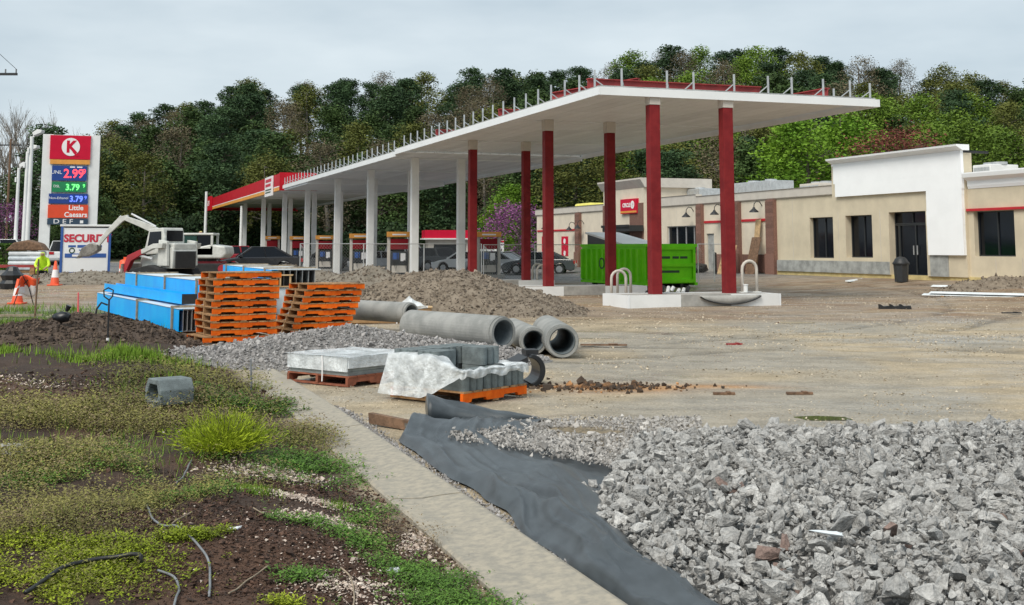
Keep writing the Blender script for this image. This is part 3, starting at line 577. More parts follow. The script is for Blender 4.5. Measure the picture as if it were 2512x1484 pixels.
# entrance tower with sign and awning
T0, T1 = fu(1500), fu(1600); TT_ = fac(1560, 445)[1]
tw = box('entrance_tower', (T0, T1, -.6, -.004, SZ, TT_ - .5), 'stucco2', st); box('tower_back', (T0, T1, .303, 4, PT - .4, TT_ - .5), 'stucco2', st)
box('brick_face', (fu(1567), T1 - .02, -.68, -.603, SZ, 4.55), 'brick', tw); box('brick_face', (T0 + .02, fu(1508), -.68, -.603, SZ, 4.55), 'brick', tw)
MB().prism([(-.62, TT_ - .497), (-.75, TT_ - .3), (-.95, TT_ + .0), (-.95, TT_ + .1), (4.2, TT_ + .1), (4.2, TT_ - .497)], T0 - .25, T1 + .25, 'x').build('cornice', 'cornice', tw)
a = rect(1526, 488, 1566, 524, .6); sg = box('store_sign', (a[0], a[1], -.76, -.605, a[2], a[3]), 'sign_red', st); um = (a[0] + a[1]) / 2; zm = (a[2] + a[3]) / 2
box('sign_stripe', (a[0] + .03, a[1] - .03, -.77, -.761, a[2] + .05, a[2] + .17), 'orange_fascia', sg); text('sign_lettering', 'CIRCLE', .36, 'text_white', sg, (um - .28, -.765, zm + .06), sx=1.0, bold=.012); MB().lathe([(.12, 0), (.26, 0), (.26, .01), (.12, .01), (.12, 0)], 24).build('sign_ring', 'text_white', sg).matrix_local = Matrix.Translation((um + .62, -.763, zm + .08)) @ Matrix.Rotation(PI / 2, 4, 'X')
text('sign_letter', 'K', .3, 'text_white', sg, (um + .62, -.768, zm + .08), bold=.012)
aw = box('awning', (fu(1480, 545, 1.6), fu(1580, 545, .6), -1.7, -.69, 2.75, 3.12), 'frame', st); box('awning_lip', (fu(1480, 545, 1.6) - .05, fu(1580, 545, .6) + .05, -1.78, -1.703, 3.0, 3.16), 'black', aw)
box('vestibule', (T0 + .5, T1 - .5, -.66, -.606, SZ, 2.7), 'glass', tw)
# wall lamps
def lamp(px, py):
    u, z = fac(px, py)
    m = MB().tube([(u, -.02, z + .35), (u, -.15, z + .55), (u, -.35, z + .6), (u, -.5, z + .45), (u, -.52, z + .25)], .025, 6); o = m.build('wall_lamp', 'black', st)
    MB().lathe([(.05, z + .28), (.08, z + .2), (.24, z + .05), (.26, z), (.22, z + .03), (.05, z + .2)], 14, (u, -.52)).build('lamp_shade', 'black', o)
for p in ((1701, 533), (1771, 527), (1869, 521), (1425 - 14, 565), (1350, 562), (1432, 561)): lamp(*p)
for px in (1385, 1337):
    a = rect(px - 8, 580, px + 8, 628); o = box('window_poster', (a[0], a[1], -.03, -.004, a[2], a[3]), 'sign_red', st)
    for k in range(2): MB().lathe([(0, 0), (.2, 0), (.2, .01), (0, .01)], 14).build('poster_spot', 'text_white', o).matrix_local = Matrix.Translation(((a[0] + a[1]) / 2, -.032, a[3] - .35 - k * .9)) @ Matrix.Rotation(PI / 2, 4, 'X')
# roof plant
def roof_unit(px0, px1, py0, py1, y, mat, label):
    a = rect(px0, py0, px1, py1, -y); o = thing('rooftop_unit', (0, 0, 0), 0, label, 'rooftop unit'); o.matrix_world = Matrix.Translation(SQ) @ Matrix.Rotation(math.atan2(SD.y, SD.x), 4, 'Z') @ Matrix.Translation(((a[0] + a[1]) / 2, y, PT - .75)); hw = (a[1] - a[0]) / 2; h = a[3] - PT + .75
    box('casing', (-hw, hw, 0, 1.6, .1, h), mat, o, bevel=.03); box('curb', (-hw + .1, hw - .1, .1, 1.5, 0, .1), 'black', o)
    for k in range(5): box('louvre', (-hw + .1 + k * hw * .36, -hw + .1 + k * hw * .36 + hw * .3, -.02, -.003, h * .45, h - .12), 'galv', o)
    for s in (-.45, .45): MB().cyl((s * hw, .8, h), (s * hw, .8, h + .12), .35, n=16).build('fan_shroud', 'galv', o)
roof_unit(1795, 1888, 446, 475, 3, 'galv', 'large grey rooftop air unit above the brick pilasters'); roof_unit(2385, 2428, 404, 440, 4, 'white', 'white rooftop unit behind the curved white parapet'); roof_unit(1622, 1715, 466, 490, 2.5, 'galv', 'pale rooftop unit above the storefront windows'); roof_unit(1960, 2010, 450, 470, 3, 'cornice', 'low rooftop hatch left of the white foam parapet')
a = rect(1372, 503, 1408, 530, 0); yc = thing('wrapped_roof_unit', (SQ + SD * a[0] + SB * 1.2 + Vector((0, 0, PT - .75))), math.atan2(SD.y, SD.x), 'yellow wrapped box on the roof at the left end of the store', 'rooftop unit'); box('cover', (0, a[1] - a[0], 0, 1.6, 0, a[3] - PT + .9), 'store_yellow', yc, bevel=.15); box('base', (-.05, a[1] - a[0] + .05, -.05, 1.65, -.02, .1), 'galv', yc)
a = at(2480, 425, 60); sdish = thing('roof_vent', (a.x, a.y, PT - .75), 0, 'white spherical roof vent above the right end of the store', 'vent'); MB().cyl((0, 0, 0), (0, 0, 1.2), .08).build('pipe', 'white', sdish); MB().lathe([(.05, 1.2), (.25, 1.3), (.3, 1.5), (.22, 1.7), (.03, 1.78)], 14).build('cap', 'white', sdish, smooth=True)
# slab-side objects at the store
def bin_(p, label):
    o = thing('trash_can', p, .2, label, 'trash can'); MB().prism([(.27 * math.cos(k * PI / 4 + .39), .27 * math.sin(k * PI / 4 + .39)) for k in range(8)], 0, .72, 'z', [(.31 * math.cos(k * PI / 4 + .39), .31 * math.sin(k * PI / 4 + .39)) for k in range(8)]).build('bin_body', 'frame', o, bevel=.01)
    MB().lathe([(.34, .72), (.35, .78), (.28, .86), (.24, .95), (.15, 1.02), (.01, 1.05)], 16).build('dome_lid', 'black', o, smooth=True)
p = at(2210, 681, 49.5); bin_((p.x, p.y, g1(p.x, p.y)), 'dark grey domed trash can in front of the store entrance')
for i, px in enumerate((1738, 1815)):
    p = SQ + SD * fu(px) - SB * 1.6; o = thing('bollard', (p.x, p.y, g1(p.x, p.y)), 0, ('black bollard beside the grey service door', 'black bollard beside the leaning plywood')[i], 'bollard', 'bollards at the store'); MB().cyl((0, 0, -.1), (0, 0, 1.1), .09, n=14).build('post', 'black', o); MB().lathe([(.095, 1.1), (.07, 1.15), (.01, 1.17)], 14).build('cap', 'black', o)
def leaning(px, w_, h, mat, name, label, cat, tilt=.25, dist=.9, t_=.03):
    p = SQ + SD * fu(px) - SB * dist; o = thing(name, (p.x, p.y, g1(p.x, p.y)), math.atan2(SD.y, SD.x), label, cat); mt = Matrix.Rotation(-tilt, 4, 'X'); MB().box(-w_ / 2, w_ / 2, 0, t_, 0, h, mt).build('board', mat, o)
    MB().box(-w_ / 2 + .1, w_ / 2 - .1, -.04, -.003, h * .3, h * .3 + .06, mt).build('batten', mat, o); return o
leaning(1871, .9, 2.0, 'wood_d', 'timber_sheet', 'dark brown timber panel leaning on the brick pilaster', 'panel'); leaning(1868, .5, 2.9, 'ply', 'plywood_sheet', 'tall plywood sheet leaning behind the dark timber panel', 'panel', .12, .55); leaning(1835, 1.3, 1.6, 'ply', 'plywood_crate', 'pale plywood board leaning beside the black bollard', 'panel', .3, 1.6)
p = SQ + SD * fu(1766) - SB * 1.4; o = thing('tarp_bundle', (p.x, p.y, g1(p.x, p.y)), .4, 'black tarp bundle on the ground by the service door', 'tarp'); v_, f_ = rock_protos(1, 30)[0]; link('bundle', npmesh('bundle', v_ * np.array([1.3, .9, .9]) + [0, 0, .25], f_), MT['tarp'], o)

# ================================================================== PUMP ISLANDS AND FORMS
def hoop(p, rz, label, h=.95, w_=.5):
    o = thing('hoop_guard', p, rz, label, 'bollard', 'white hoop guards on the pump islands'); pts = [(-w_ / 2, 0, 0), (-w_ / 2, 0, h - w_ / 2)] + [(-w_ / 2 * math.cos(PI * k / 8), 0, h - w_ / 2 + w_ / 2 * math.sin(PI * k / 8)) for k in range(1, 8)] + [(w_ / 2, 0, h - w_ / 2), (w_ / 2, 0, 0)]
    MB().tube(pts, .048, 8).build('hoop', 'cornice', o, smooth=True); MB().box(-w_ / 2 - .1, -w_ / 2 + .1, -.1, .1, -.01, .02).box(w_ / 2 - .1, w_ / 2 + .1, -.1, .1, -.01, .02).build('foot_plate', 'white', o)
def island(al, a0, a1, h, label):
    p = cl(0, al); z0 = min(g1(*cl(a, al)[:2]) for a in (a0, a1)); o = thing('pump_island', (p.x, p.y, z0), BA, label, 'pump island'); L_ = a1 - a0
    box('concrete_pad', (a0 + .05, a1 - .05, -.75, .95, -.1, h - .02), 'concrete', o)
    n = 3
    for k in range(n): box('form_panel', (a0 + L_ * k / n + .004, a0 + L_ * (k + 1) / n - .004, -.85, -.753, -.02 if k != 1 else .02, h), 'white' if k != 1 else 'concrete', o)
    box('form_panel', (a0 - .06, a0 - .003, -.85, 1.0, -.02, h - .004), 'fascia', o); box('form_panel', (a1 + .003, a1 + .06, -.85, 1.0, -.02, h - .004), 'fascia', o); box('form_panel', (a0, a1, .953, 1.05, -.02, h - .006), 'fascia', o)
    return o, z0
i1, z1 = island(-.15, .45, 5.3, .36, 'nearest pump island with white formwork under two red columns'); i2, z2 = island(8.5, .4, 5.2, .33, 'second pump island with pale form boards behind the nearest one'); i3, z3 = island(17.5, .4, 5.2, .3, 'third pump island beside the dirt mound')
# sagging bag of form liner on the near island
m = MB(); n = 14
for k in range(n + 1):
    t = k / n; xx = 2.65 + 2.0 * t; sag = math.sin(PI * t) ** .7; m.v += [(xx, -.87, .33), (xx, -.89 - .02 * sag, .33 - .10 * sag), (xx, -.90 - .02 * sag, .3 - .22 * sag)]
for k in range(n):
    for j in range(2): m.f.append((k * 3 + j, k * 3 + j + 1, k * 3 + j + 4, k * 3 + j + 3))
sgo = m.build('sagging_liner', 'concrete', i1, smooth=True); sgo.modifiers.new('s', 'SOLIDIFY').thickness = .02
MB().tube([(2.65 + 2.0 * k / n, -.93, .3 - .23 * math.sin(PI * k / n) ** .7) for k in range(n + 1)], .016, 6).build('liner_hem', 'black', i1)
for k, (ac, al, z, lb) in enumerate(((4.95, .1, .36 + z1, 'white hoop guard at the right end of the nearest pump island'), (.75, .1 + 5.2, 0, 'white hoop guard standing left of the green dumpster, nearer of two'), (1.2, 6.4, 0, 'white hoop guard left of the green dumpster, farther of two'), (1.25, 8.6, .33 + z2, 'white hoop guard at the left end of the second pump island'), (.9, 13.2, 0, 'white hoop guard right of the dirt mound, nearer of two'), (.7, 15.0, 0, 'white hoop guard right of the dirt mound, farther of two'))):
    if k in (1, 2): p = gp((1517, 1530)[k - 1], (722, 712)[k - 1], .2)
    elif k in (4, 5): p = gp((1330, 1318)[k - 4], (697, 693)[k - 4], .1)
    elif k == 3: continue
    else: p = cl(ac, al)
    zz = z if z else .12
    hoop((p.x, p.y, zz if z else g1(p.x, p.y)), R(15) if k != 0 else BA, lb)
p = cl(4.75, .0); o = thing('stub_pipe', (p.x, p.y, .36 + z1), 0, 'short white stub pipe beside the right red column', 'pipe'); MB().cyl((0, 0, 0), (0, 0, .22), .07).build('pipe', 'white', o); MB().cyl((0, 0, .22), (0, 0, .25), .085).build('cap', 'white', o)
p = cl(3.3, 2.2); o = thing('fitting_pile', (p.x, p.y, g1(p.x, p.y) + .05), 0, 'small heap of white fittings behind the nearest pump island', 'fittings')
for k in range(9): MB().cyl((-.7 + k * .16, random.uniform(-.2, .2), .18 + random.uniform(0, .1)), (-.62 + k * .16, random.uniform(-.2, .2), .3 + random.uniform(0, .12)), .06, n=8).build('fitting', random.choice(['white', 'black']), o)
box('tray', (-.85, .85, -.35, .35, 0, .18), 'frame', o)
# fuel dispensers on the existing islands
def al_of(px, ac): 
    lo, hi = 0, 130
    for _ in range(50):
        mid = (lo + hi) / 2; q = cl(ac, mid); x_ = PPX + FP * q.x / (q.y * CP + (1 - EYE) * SP)
        lo, hi = (mid, hi) if x_ > px else (lo, mid)
    return lo
def dispenser(px, ac, label):
    al = al_of(px, ac); p = cl(ac, al); o = thing('fuel_dispenser', (p.x, p.y, g1(p.x, p.y)), R(6), label, 'fuel pump', 'fuel dispensers under the existing canopy')
    box('plinth', (-.9, .9, -.6, .6, -.05, .15), 'concrete', o); box('cabinet', (-.5, .5, -.32, .32, .15, 1.5), 'frame', o, bevel=.02)
    box('upper_panel', (-.5, .5, -.3, .3, 1.62, 2.22), 'pump_red', o); box('topper', (-.72, .72, -.42, .42, 2.32, 2.62), 'orange_fascia', o, bevel=.02); box('topper_line', (-.4, .4, -.43, -.421, 2.42, 2.5), 'sign_white', o)
    for s in (-1, 1): box('side_post', (s * .6 - .09, s * .6 + .09, -.25, .25, .15, 2.318), 'cornice', o)
    scn = box('display', (-.36, -.02, -.34, -.322, 1.05, 1.42), 'text_blue', o); box('keypad', (.08, .36, -.34, -.322, .95, 1.4), 'sign_white', o); box('lower_panel', (-.42, .42, -.335, -.322, .3, .7), 'cornice', o)
    for s in (-.3, .3):
        nz_ = MB().box(s - .05, s + .05, -.42, -.323, .8, 1.0).build('nozzle', 'black', o); MB().tube([(s, -.4, .85), (s + .12, -.5, .4), (s + .2, -.42, .9), (s + .18, -.3, 1.6)], .02, 5).build('hose', 'black', o)
for a in ((978, 3.0, 'nearest fuel dispenser with orange topper left of the dirt mound'), (883, 3.0, 'second fuel dispenser with orange topper from the dirt mound'), (797, 3.0, 'third fuel dispenser with orange topper from the dirt mound'), (731, 3.0, 'fourth fuel dispenser with orange topper from the dirt mound'), (667, 3.0, 'farthest small fuel dispenser near the black car'), (1197, 8.2, 'fuel dispenser with orange topper right of the red column')): dispenser(*a)
# ================================================================== MID-DISTANCE OBJECTS
# ---- roll-off dumpster: x along its length (door end at +x faces the camera side)
p = at(1708, 697, 51.5); dmp = thing('roll_off_dumpster', (p.x, p.y, g1(p.x, p.y) + .02), PI / 2 + R(22), 'bright green open-top roll-off dumpster behind the red columns', 'dumpster')
# local: origin at the right corner of the door end; length goes back (+x), width to the left (+y)
DL, DW, DH = 6.4, 2.45, 1.72
box('floor_plate', (.05, DL - .05, .05, DW - .05, .16, .24), 'green', dmp)
for yy in (0, DW - .06):
    sw = box('side_wall', (.06, DL - .06, yy, yy + .06, .2, DH), 'green', dmp)
    for k in range(11):
        xx = .45 + k * .56; o_ = -.14 if yy == 0 else .12
        MB().prism([(xx, yy + (0 if yy == 0 else .06)), (xx + .05, yy + o_ * (1 if yy == 0 else 1) + (0 if yy == 0 else .06)), (xx + .2, yy + o_ + (0 if yy == 0 else .06)), (xx + .25, yy + (0 if yy == 0 else .06))], .24, DH - .1, 'z').build('rib', 'green', sw)
    box('top_rail', (0, DL, yy - .05, yy + .11, DH + .003, DH + .13), 'green', sw); box('bottom_rail', (0, DL, yy - .05, yy + .11, .08, .2), 'green', sw)
dg_ = box('door', (0, .06, .09, DW - .09, .2, DH), 'green', dmp)
for z in (.2, .88, DH - .12): box('door_bar', (-.09, -.003, .1, DW - .1, z, z + .14), 'green', dg_)
for yy in (.1, DW - .22): box('door_bar', (-.095, -.005, yy, yy + .12, .345, DH - .125), 'green', dg_)
box('door_bar', (-.03, .09, .115, DW - .115, DH + .005, DH + .13), 'green', dmp)
box('front_wall', (DL - .06, DL, .065, DW - .065, .25, DH), 'green', dmp)
for xx in (.35, DL - .7):
    for yy in (.35, DW - .35): MB().cyl((xx, yy - .1, .04), (xx, yy + .1, .04), .11, n=12).build('roller', 'black', dmp)
for yy in (.6, DW - .75): box('skid_beam', (.1, DL - .1, yy, yy + .15, 0, .155), 'black', dmp)
text('lettering', 'O', .75, 'text_dark', dmp, (4.0, DW + .125, .95), (PI / 2, 0, PI)); text('lettering', 'S', .75, 'text_dark', dmp, (3.3, DW + .125, .95), (PI / 2, 0, PI))
for y_, w_, z_ in ((1.55, .5, 1.22), (1.02, .3, 1.22), (.62, .35, 1.22), (1.3, .9, .62)): box('door_print', (-.012, -.002, y_ - w_ / 2, y_ + w_ / 2, z_, z_ + .1), 'text_dark', dmp)
p2 = dmp.location + Vector((0, 0, 0)); o = thing('debris_panel', p2, dmp.rotation_euler.z, 'dark slab with pale edge sticking out of the green dumpster', 'panel')
MB().prism([(2.2, DH + .02), (6.3, DH + .62), (6.3, DH + .70), (2.1, DH + .10)], .5, 2.3, 'y').build('sheet', 'white', o); MB().prism([(2.9, DH + .0), (6.25, DH + .0), (6.25, DH + .60), (2.9, DH + .11)], .7, 2.2, 'y').build('core', 'frame', o)

# ---- cars
def car(p, rz, paint, label, kind='sedan', L_=4.6, W_=1.8, H_=1.45, group='cars on the forecourt', cat='car'):
    o = thing('parked_' + ('car' if kind != 'suv' else 'suv'), p, rz, label, cat, group); h = L_ / 2; wb = L_ * .29; wr = .33 if kind == 'sedan' else .37; z0 = .2 if kind == 'sedan' else .28; belt = .92 if kind == 'sedan' else 1.05
    def arch(cx): return [(cx + (wr + .06) * math.cos(a), wr + (wr + .06) * math.sin(a)) for a in [PI * k / 8 for k in range(9)]]
    prof = [(-h + .05, z0 + .1), (-h, .55), (-h + .04, belt - .08), (-h + .25, belt + .02), (-h + .9, belt + .04), (h - 1.25, belt), (h - .6, belt - .1), (h - .12, belt - .25), (h, .5), (h - .06, z0 + .08)]
    bot = [(h - .3, z0)] + [q for q in arch(wb) if q[1] > z0] + [q for q in arch(-wb) if q[1] > z0] + [(-h + .3, z0)]
    poly = prof + bot
    MB().prism(poly, -W_ / 2, W_ / 2).build('body', paint, o, bevel=.05)
    if kind == 'sedan': gl = [(-h + .55, belt), (h - 1.2, belt - .01), (h - 1.95, H_ - .04), (-h + 1.5, H_ - .04)]
    else: gl = [(-h + .12, belt), (h - 1.15, belt - .01), (h - 1.85, H_ - .05), (-h + .45, H_ - .05)]
    wv = W_ / 2 - .04; wt = W_ / 2 - .2; m = MB(); vs = [(a, s * (wv if z < H_ - .2 else wt), z) for s in (-1, 1) for a, z in gl]
    m.add(vs, [(0, 1, 2, 3), (4, 7, 6, 5), (0, 4, 5, 1), (1, 5, 6, 2), (2, 6, 7, 3), (3, 7, 4, 0)]); m.build('window_glass', 'glass', o)
    a, b = gl[3], gl[2]; MB().box(a[0] - .05, b[0] + .06, -wt - .03, wt + .03, H_ - .05, H_).build('roof', paint, o, bevel=.02)
    for s in (-1, 1):
        for q0, q1 in ((gl[1], gl[2]), (gl[0], gl[3]), (((gl[0][0] + gl[1][0]) / 2, belt), ((gl[2][0] + gl[3][0]) / 2, H_ - .04))): MB().bar((q0[0], s * (wv + .01), q0[1]), (q1[0], s * (wt + .01), q1[1]), .05, .09).build('pillar', paint, o)
        MB().box(-.9, -.75, s * (W_ / 2 + .003), s * (W_ / 2 + .03), belt - .16, belt - .12).build('door_handle', 'black', o); MB().box(h - 1.45, h - 1.3, s * (W_ / 2), s * (W_ / 2 + .17), belt + .02, belt + .15).build('mirror', paint, o)
        MB().box(h - .3, h - .02, s * (W_ / 2 - .4), s * (W_ / 2 - .02), belt - .36, belt - .22).build('headlight', 'lens', o); MB().box(-h - .012, -h + .12, s * (W_ / 2 - .36), s * (W_ / 2 - .0), belt - .25, belt - .06).build('taillight', 'tail', o)
        for cx in (wb, -wb):
            w_ = MB().cyl((cx, s * (W_ / 2 - .2), wr), (cx, s * (W_ / 2 + .01), wr), wr, n=20).build('wheel', 'rubber', o); MB().cyl((cx, s * (W_ / 2 + .012), wr), (cx, s * (W_ / 2 + .025), wr), wr * .62, n=14).build('rim', 'rim', w_)
    MB().box(h - .04, h + .03, -.5, .5, .35, .55).build('grille', 'black', o); MB().box(-h - .015, -h + .01, -.25, .25, .55, .68).build('number_plate', 'sign_white', o)
    return o
def cpos(px, py, Y): q = at(px, py, Y); return (q.x, q.y, g1(q.x, q.y))
car(cpos(1322, 665, 76), R(172), 'car_grey', 'dark grey sedan parked left of the green dumpster', L_=4.7, H_=1.42)
car(cpos(1215, 660, 80), R(150), 'car_silver', 'silver sedan partly hidden by the dirt mound', L_=4.6)
car(cpos(1140, 655, 84), R(160), 'car_white', 'white car with red tail light behind the dirt mound', L_=4.5)
car(cpos(1082, 655, 88), R(20), 'car_grey', 'grey sport utility vehicle beyond the mound by the white columns', 'suv', H_=1.7)
car(cpos(632, 648, 66), R(197), 'car_black', 'black car facing the excavator beside the far fuel pumps', L_=4.7, H_=1.5)
car(cpos(575, 640, 78), R(200), 'car_red', 'red car behind the white excavator cab', L_=4.5)
car(cpos(1010, 645, 92), R(10), 'car_white', 'white van parked beyond the fuel pumps', 'suv', H_=1.9)
car(cpos(165, 625, 90), R(100), 'car_white', 'white pickup seen between the price sign legs', 'suv', H_=1.8); car(cpos(25, 610, 100), R(5), 'car_white', 'white van at the far left edge by the lamp posts', 'suv', L_=5, H_=2.0)
car(cpos(790, 640, 92), R(185), 'car_grey', 'grey car at the pumps between white columns', L_=4.6); car(cpos(930, 648, 90), R(175), 'car_silver', 'silver car at the pump left of the dirt mound', L_=4.6)
# a second, small red-topped fuel canopy far beyond
p = at(1098, 620, 106); o = thing('red_kiosk', (p.x, p.y, g1(p.x, p.y)), R(10), 'small red roofed kiosk far beyond the white columns', 'kiosk'); box('roof', (-2.2, 2.2, -1.5, 1.5, 2.5, 3.2), 'sign_red', o); box('roof_edge', (-2.35, 2.35, -1.6, 1.6, 2.38, 2.497), 'white', o); box('walls', (-1.9, 1.9, -1.2, 1.2, -.1, 2.377), 'cornice', o); box('window', (-1.4, 1.4, -1.25, -1.203, 1.0, 2.0), 'glass', o)
p = at(1195, 620, 108); o = thing('ice_freezer', (p.x, p.y, g1(p.x, p.y)), 0, 'white storage locker beyond the silver sedan', 'locker'); box('cabinet', (-1.5, 1.5, -.6, .6, 0, 2.3), 'white', o, bevel=.03); box('door', (-1.3, -.1, -.64, -.603, .2, 2.1), 'fascia', o); box('door', (.1, 1.3, -.64, -.603, .2, 2.1), 'fascia', o); box('trim', (-1.5, 1.5, -.62, -.602, 2.12, 2.28), 'sign_red', o)

# ---- price sign
SY = 80.0
def sp(px, py): q = at(px, py, SY); return q.x, q.z
cx0 = sp(170, 640)[0]; zb = g1(cx0, SY)
pyl = thing('price_sign', (cx0, SY, zb), R(18), 'tall white gas price sign with red logo panel on top', 'sign'); pyl.scale = (.945, 1, 1)
def pbox(name, x0, y0, x1, y1, d0, d1, mat, parent=pyl):
    a = sp(x0, y0); b = sp(x1, y1); return box(name, (a[0] - cx0, b[0] - cx0, d0, d1, b[1] - zb, a[1] - zb), mat, parent)
for a, b in ((101, 127), (214, 241)):
    x0, x1 = sp(a, 470)[0] - cx0, sp(b, 470)[0] - cx0; box('leg', (x0, x1, -.3, .1, -.1, sp(170, 332)[1] - zb), 'white', pyl, bevel=.02)
pbox('back_panel', 127.2, 332.5, 213.8, 538, -.18, .05, 'white')
pn = pbox('logo_panel', 125, 334, 221, 392, -.42, -.303, 'sign_red'); pbox('logo_band', 124, 393, 220, 404, -.42, -.303, 'orange_fascia')
cxk, czk = (lambda q: (q[0] - cx0, q[1] - zb))(sp(174, 362)); rk = (sp(196, 362)[0] - sp(174, 362)[0])
MB().cyl((cxk, -.425, czk), (cxk, -.445, czk), rk, n=40).build('logo_disc', 'sign_white', pn); text('logo_letter', 'K', rk * 1.75, 'sign_red', pn, (cxk + .03, -.45, czk - .02), bold=.05, sx=.95)
MB().prism([(cxk + rk * .16, czk - rk * .52), (cxk + rk * .5, czk - rk * .52), (cxk + rk * .95, czk - rk * .98), (cxk + rk * .62, czk - rk * 1.03)], -.449, -.446).build('logo_tail', 'sign_red', pn)
def price(x0, y0, x1, y1, back, dig, num, xs, cap=None, capx=None):
    o = pbox('price_panel', x0, y0, x1, y1, -.42, -.303, back); xm, zm = (lambda q: (q[0] - cx0, q[1] - zb))(sp(xs, (y0 + y1) / 2)); h = (sp(0, y0)[1] - sp(0, y1)[1])
    text('price_digits', num, h * .84, dig, o, (xm, -.425, zm - h * .05), sx=.95, bold=.012); text('price_tenth', '9', h * .5, dig, o, (sp(x1 - 5, y0)[0] - cx0, -.426, zm + h * .1))
    if cap: text('grade_lettering', cap, h * .34, 'text_white', o, ((sp(capx, y0)[0] - cx0), -.425, zm + h * .05), sx=1.1)
MT['navy'] = M('navy_panel', (.01, .05, .25), .4, .05, 2, 0); MT['greenp'] = M('green_panel', (.01, .22, .08), .4, .05, 2, 0); MT['redorange'] = M('orange_red_panel', (.72, .07, .02), .4, .05, 2, 0); MT['slate'] = M('slate_panel', (.03, .06, .10), .4, .05, 2, 0)
E_R = EM('red_led', (1, .06, .08), 1.2); E_G = EM('green_led', (.15, 1, .2), 1.0); E_B = EM('blue_led', (.12, .2, 1), 1.1)
o = price(129, 408, 212, 444, 'navy', E_R, '2.99', 181, 'UNL', 140); price(129, 447, 211, 472, 'greenp', E_G, '3.79', 178, 'DSL', 140); price(121, 476, 215, 500, 'navy', E_B, '3.79', 187, 'Non-Ethanol', 145)
for a_, b_ in ((172, 184), (189, 202)): pbox('pay_print', a_, 409.5, b_, 412.5, -.428, -.421, 'text_white')
lp_ = pbox('tenant_panel', 119, 503, 215, 535, -.42, -.303, 'redorange'); text('tenant_lettering', 'Little\nCaesars', .46, 'text_white', lp_, (sp(186, 519)[0] - cx0, -.425, sp(186, 519)[1] - zb), sx=1.05, bold=.01)
dp_ = pbox('def_panel', 117, 537, 215, 551, -.42, -.303, 'slate'); text('def_lettering', 'D E F', .42, 'text_white', dp_, (sp(155, 544)[0] - cx0, -.425, sp(155, 544)[1] - zb), sx=1.4); box('def_mark', (sp(196, 544)[0] - cx0, sp(204, 544)[0] - cx0, -.43, -.421, sp(0, 548)[1] - zb, sp(0, 541)[1] - zb), 'text_white', dp_)

# ---- storage container
CY = 58.0; p = at(207, 668, CY); cz = g1(p.x, CY); con = thing('storage_container', (p.x, CY, cz), R(19), 'white portable storage container with blue corner posts and red lettering', 'container')
def s58(n): return n * CY / FP
cw = s58(122) / 2 * .95; ch = at(207, 556, CY).z - cz
box('front_panel', (-cw + .12, cw - .12, -.02, .04, .12, ch - .06), 'fascia', con)
for k in range(7): box('side_panel', (-cw + .02, -cw + .07, .1 + k * .7, .1 + k * .7 + .69, .1, ch - .06), 'white', con); box('side_panel', (cw - .07, cw - .02, .1 + k * .7, .1 + k * .7 + .69, .1, ch - .06), 'white', con)
for s in (-1, 1): box('corner_post', (s * cw - .11 if s > 0 else -cw, cw if s > 0 else -cw + .11, -.06, .098, 0, ch), 'text_blue', con)
box('roof', (-cw - .04, cw + .04, -.08, 5.1, ch + .002, ch + .1), 'white', con, bevel=.02); box('base', (-cw + .1, cw - .1, -.03, 5, -.05, .118), 'text_blue', con); box('back_panel', (-cw + .08, cw - .08, 4.9, 4.96, .12, ch - .05), 'white', con)
text('lettering', 'SECURITY', .50, 'text_red', con, (.08, -.03, ch - .58), sx=.98, bold=.022); [box('small_print', (a_, b_, -.03, -.021, z_, z_ + h_), 'text_blue', con) for a_, b_, z_, h_ in ((-.8, -.45, ch - 1.0, .1), (-.38, .1, ch - 1.02, .13), (.18, .75, ch - 1.0, .1), (-.3, .2, ch - 1.16, .05))]; MB().lathe([(.09, 0), (.14, 0), (.14, .01), (.09, .01), (.09, 0)], 18).build('round_mark', 'text_dark', con).matrix_local = Matrix.Translation((-.62, -.024, ch - 1.16)) @ Matrix.Rotation(PI / 2, 4, 'X'); box('stripe', (-cw + .22, cw - .2, -.034, -.022, ch - 1.5, ch - 1.3), 'text_blue', con); box('stripe_print', (-.6, -.15, -.04, -.035, ch - 1.45, ch - 1.35), 'text_white', con)

# ---- people
def person(p, rz, joints, bones, label, paint, extra=None):
    me = bpy.data.meshes.new('body'); names = list(joints); me.from_pydata([joints[k][0] for k in names], [(names.index(a), names.index(b)) for a, b in bones], []); ob = bpy.data.objects.new('tmp', me); COL.objects.link(ob)
    sk = ob.modifiers.new('k', 'SKIN'); sk.use_smooth_shade = True
    for i, k in enumerate(names): me.skin_vertices[0].data[i].radius = (joints[k][1], joints[k][1] * joints[k][2] if len(joints[k]) > 2 else joints[k][1])
    me.skin_vertices[0].data[0].use_root = True; ob.modifiers.new('s', 'SUBSURF').levels = 2
    dg = bpy.context.evaluated_depsgraph_get(); dg.update(); m2 = bpy.data.meshes.new_from_object(ob.evaluated_get(dg)); bpy.data.objects.remove(ob)
    mats = ['hivis', 'denim', 'skin', 'black', 'hardhat']; m2.materials.clear(); [m2.materials.append(MT[k]) for k in mats]
    for f in m2.polygons: f.material_index = mats.index(paint(f.center)); f.use_smooth = True
    o = thing('person', p, rz, label, 'person'); link('body', m2, None, o)
    if extra: extra(o)
    return o
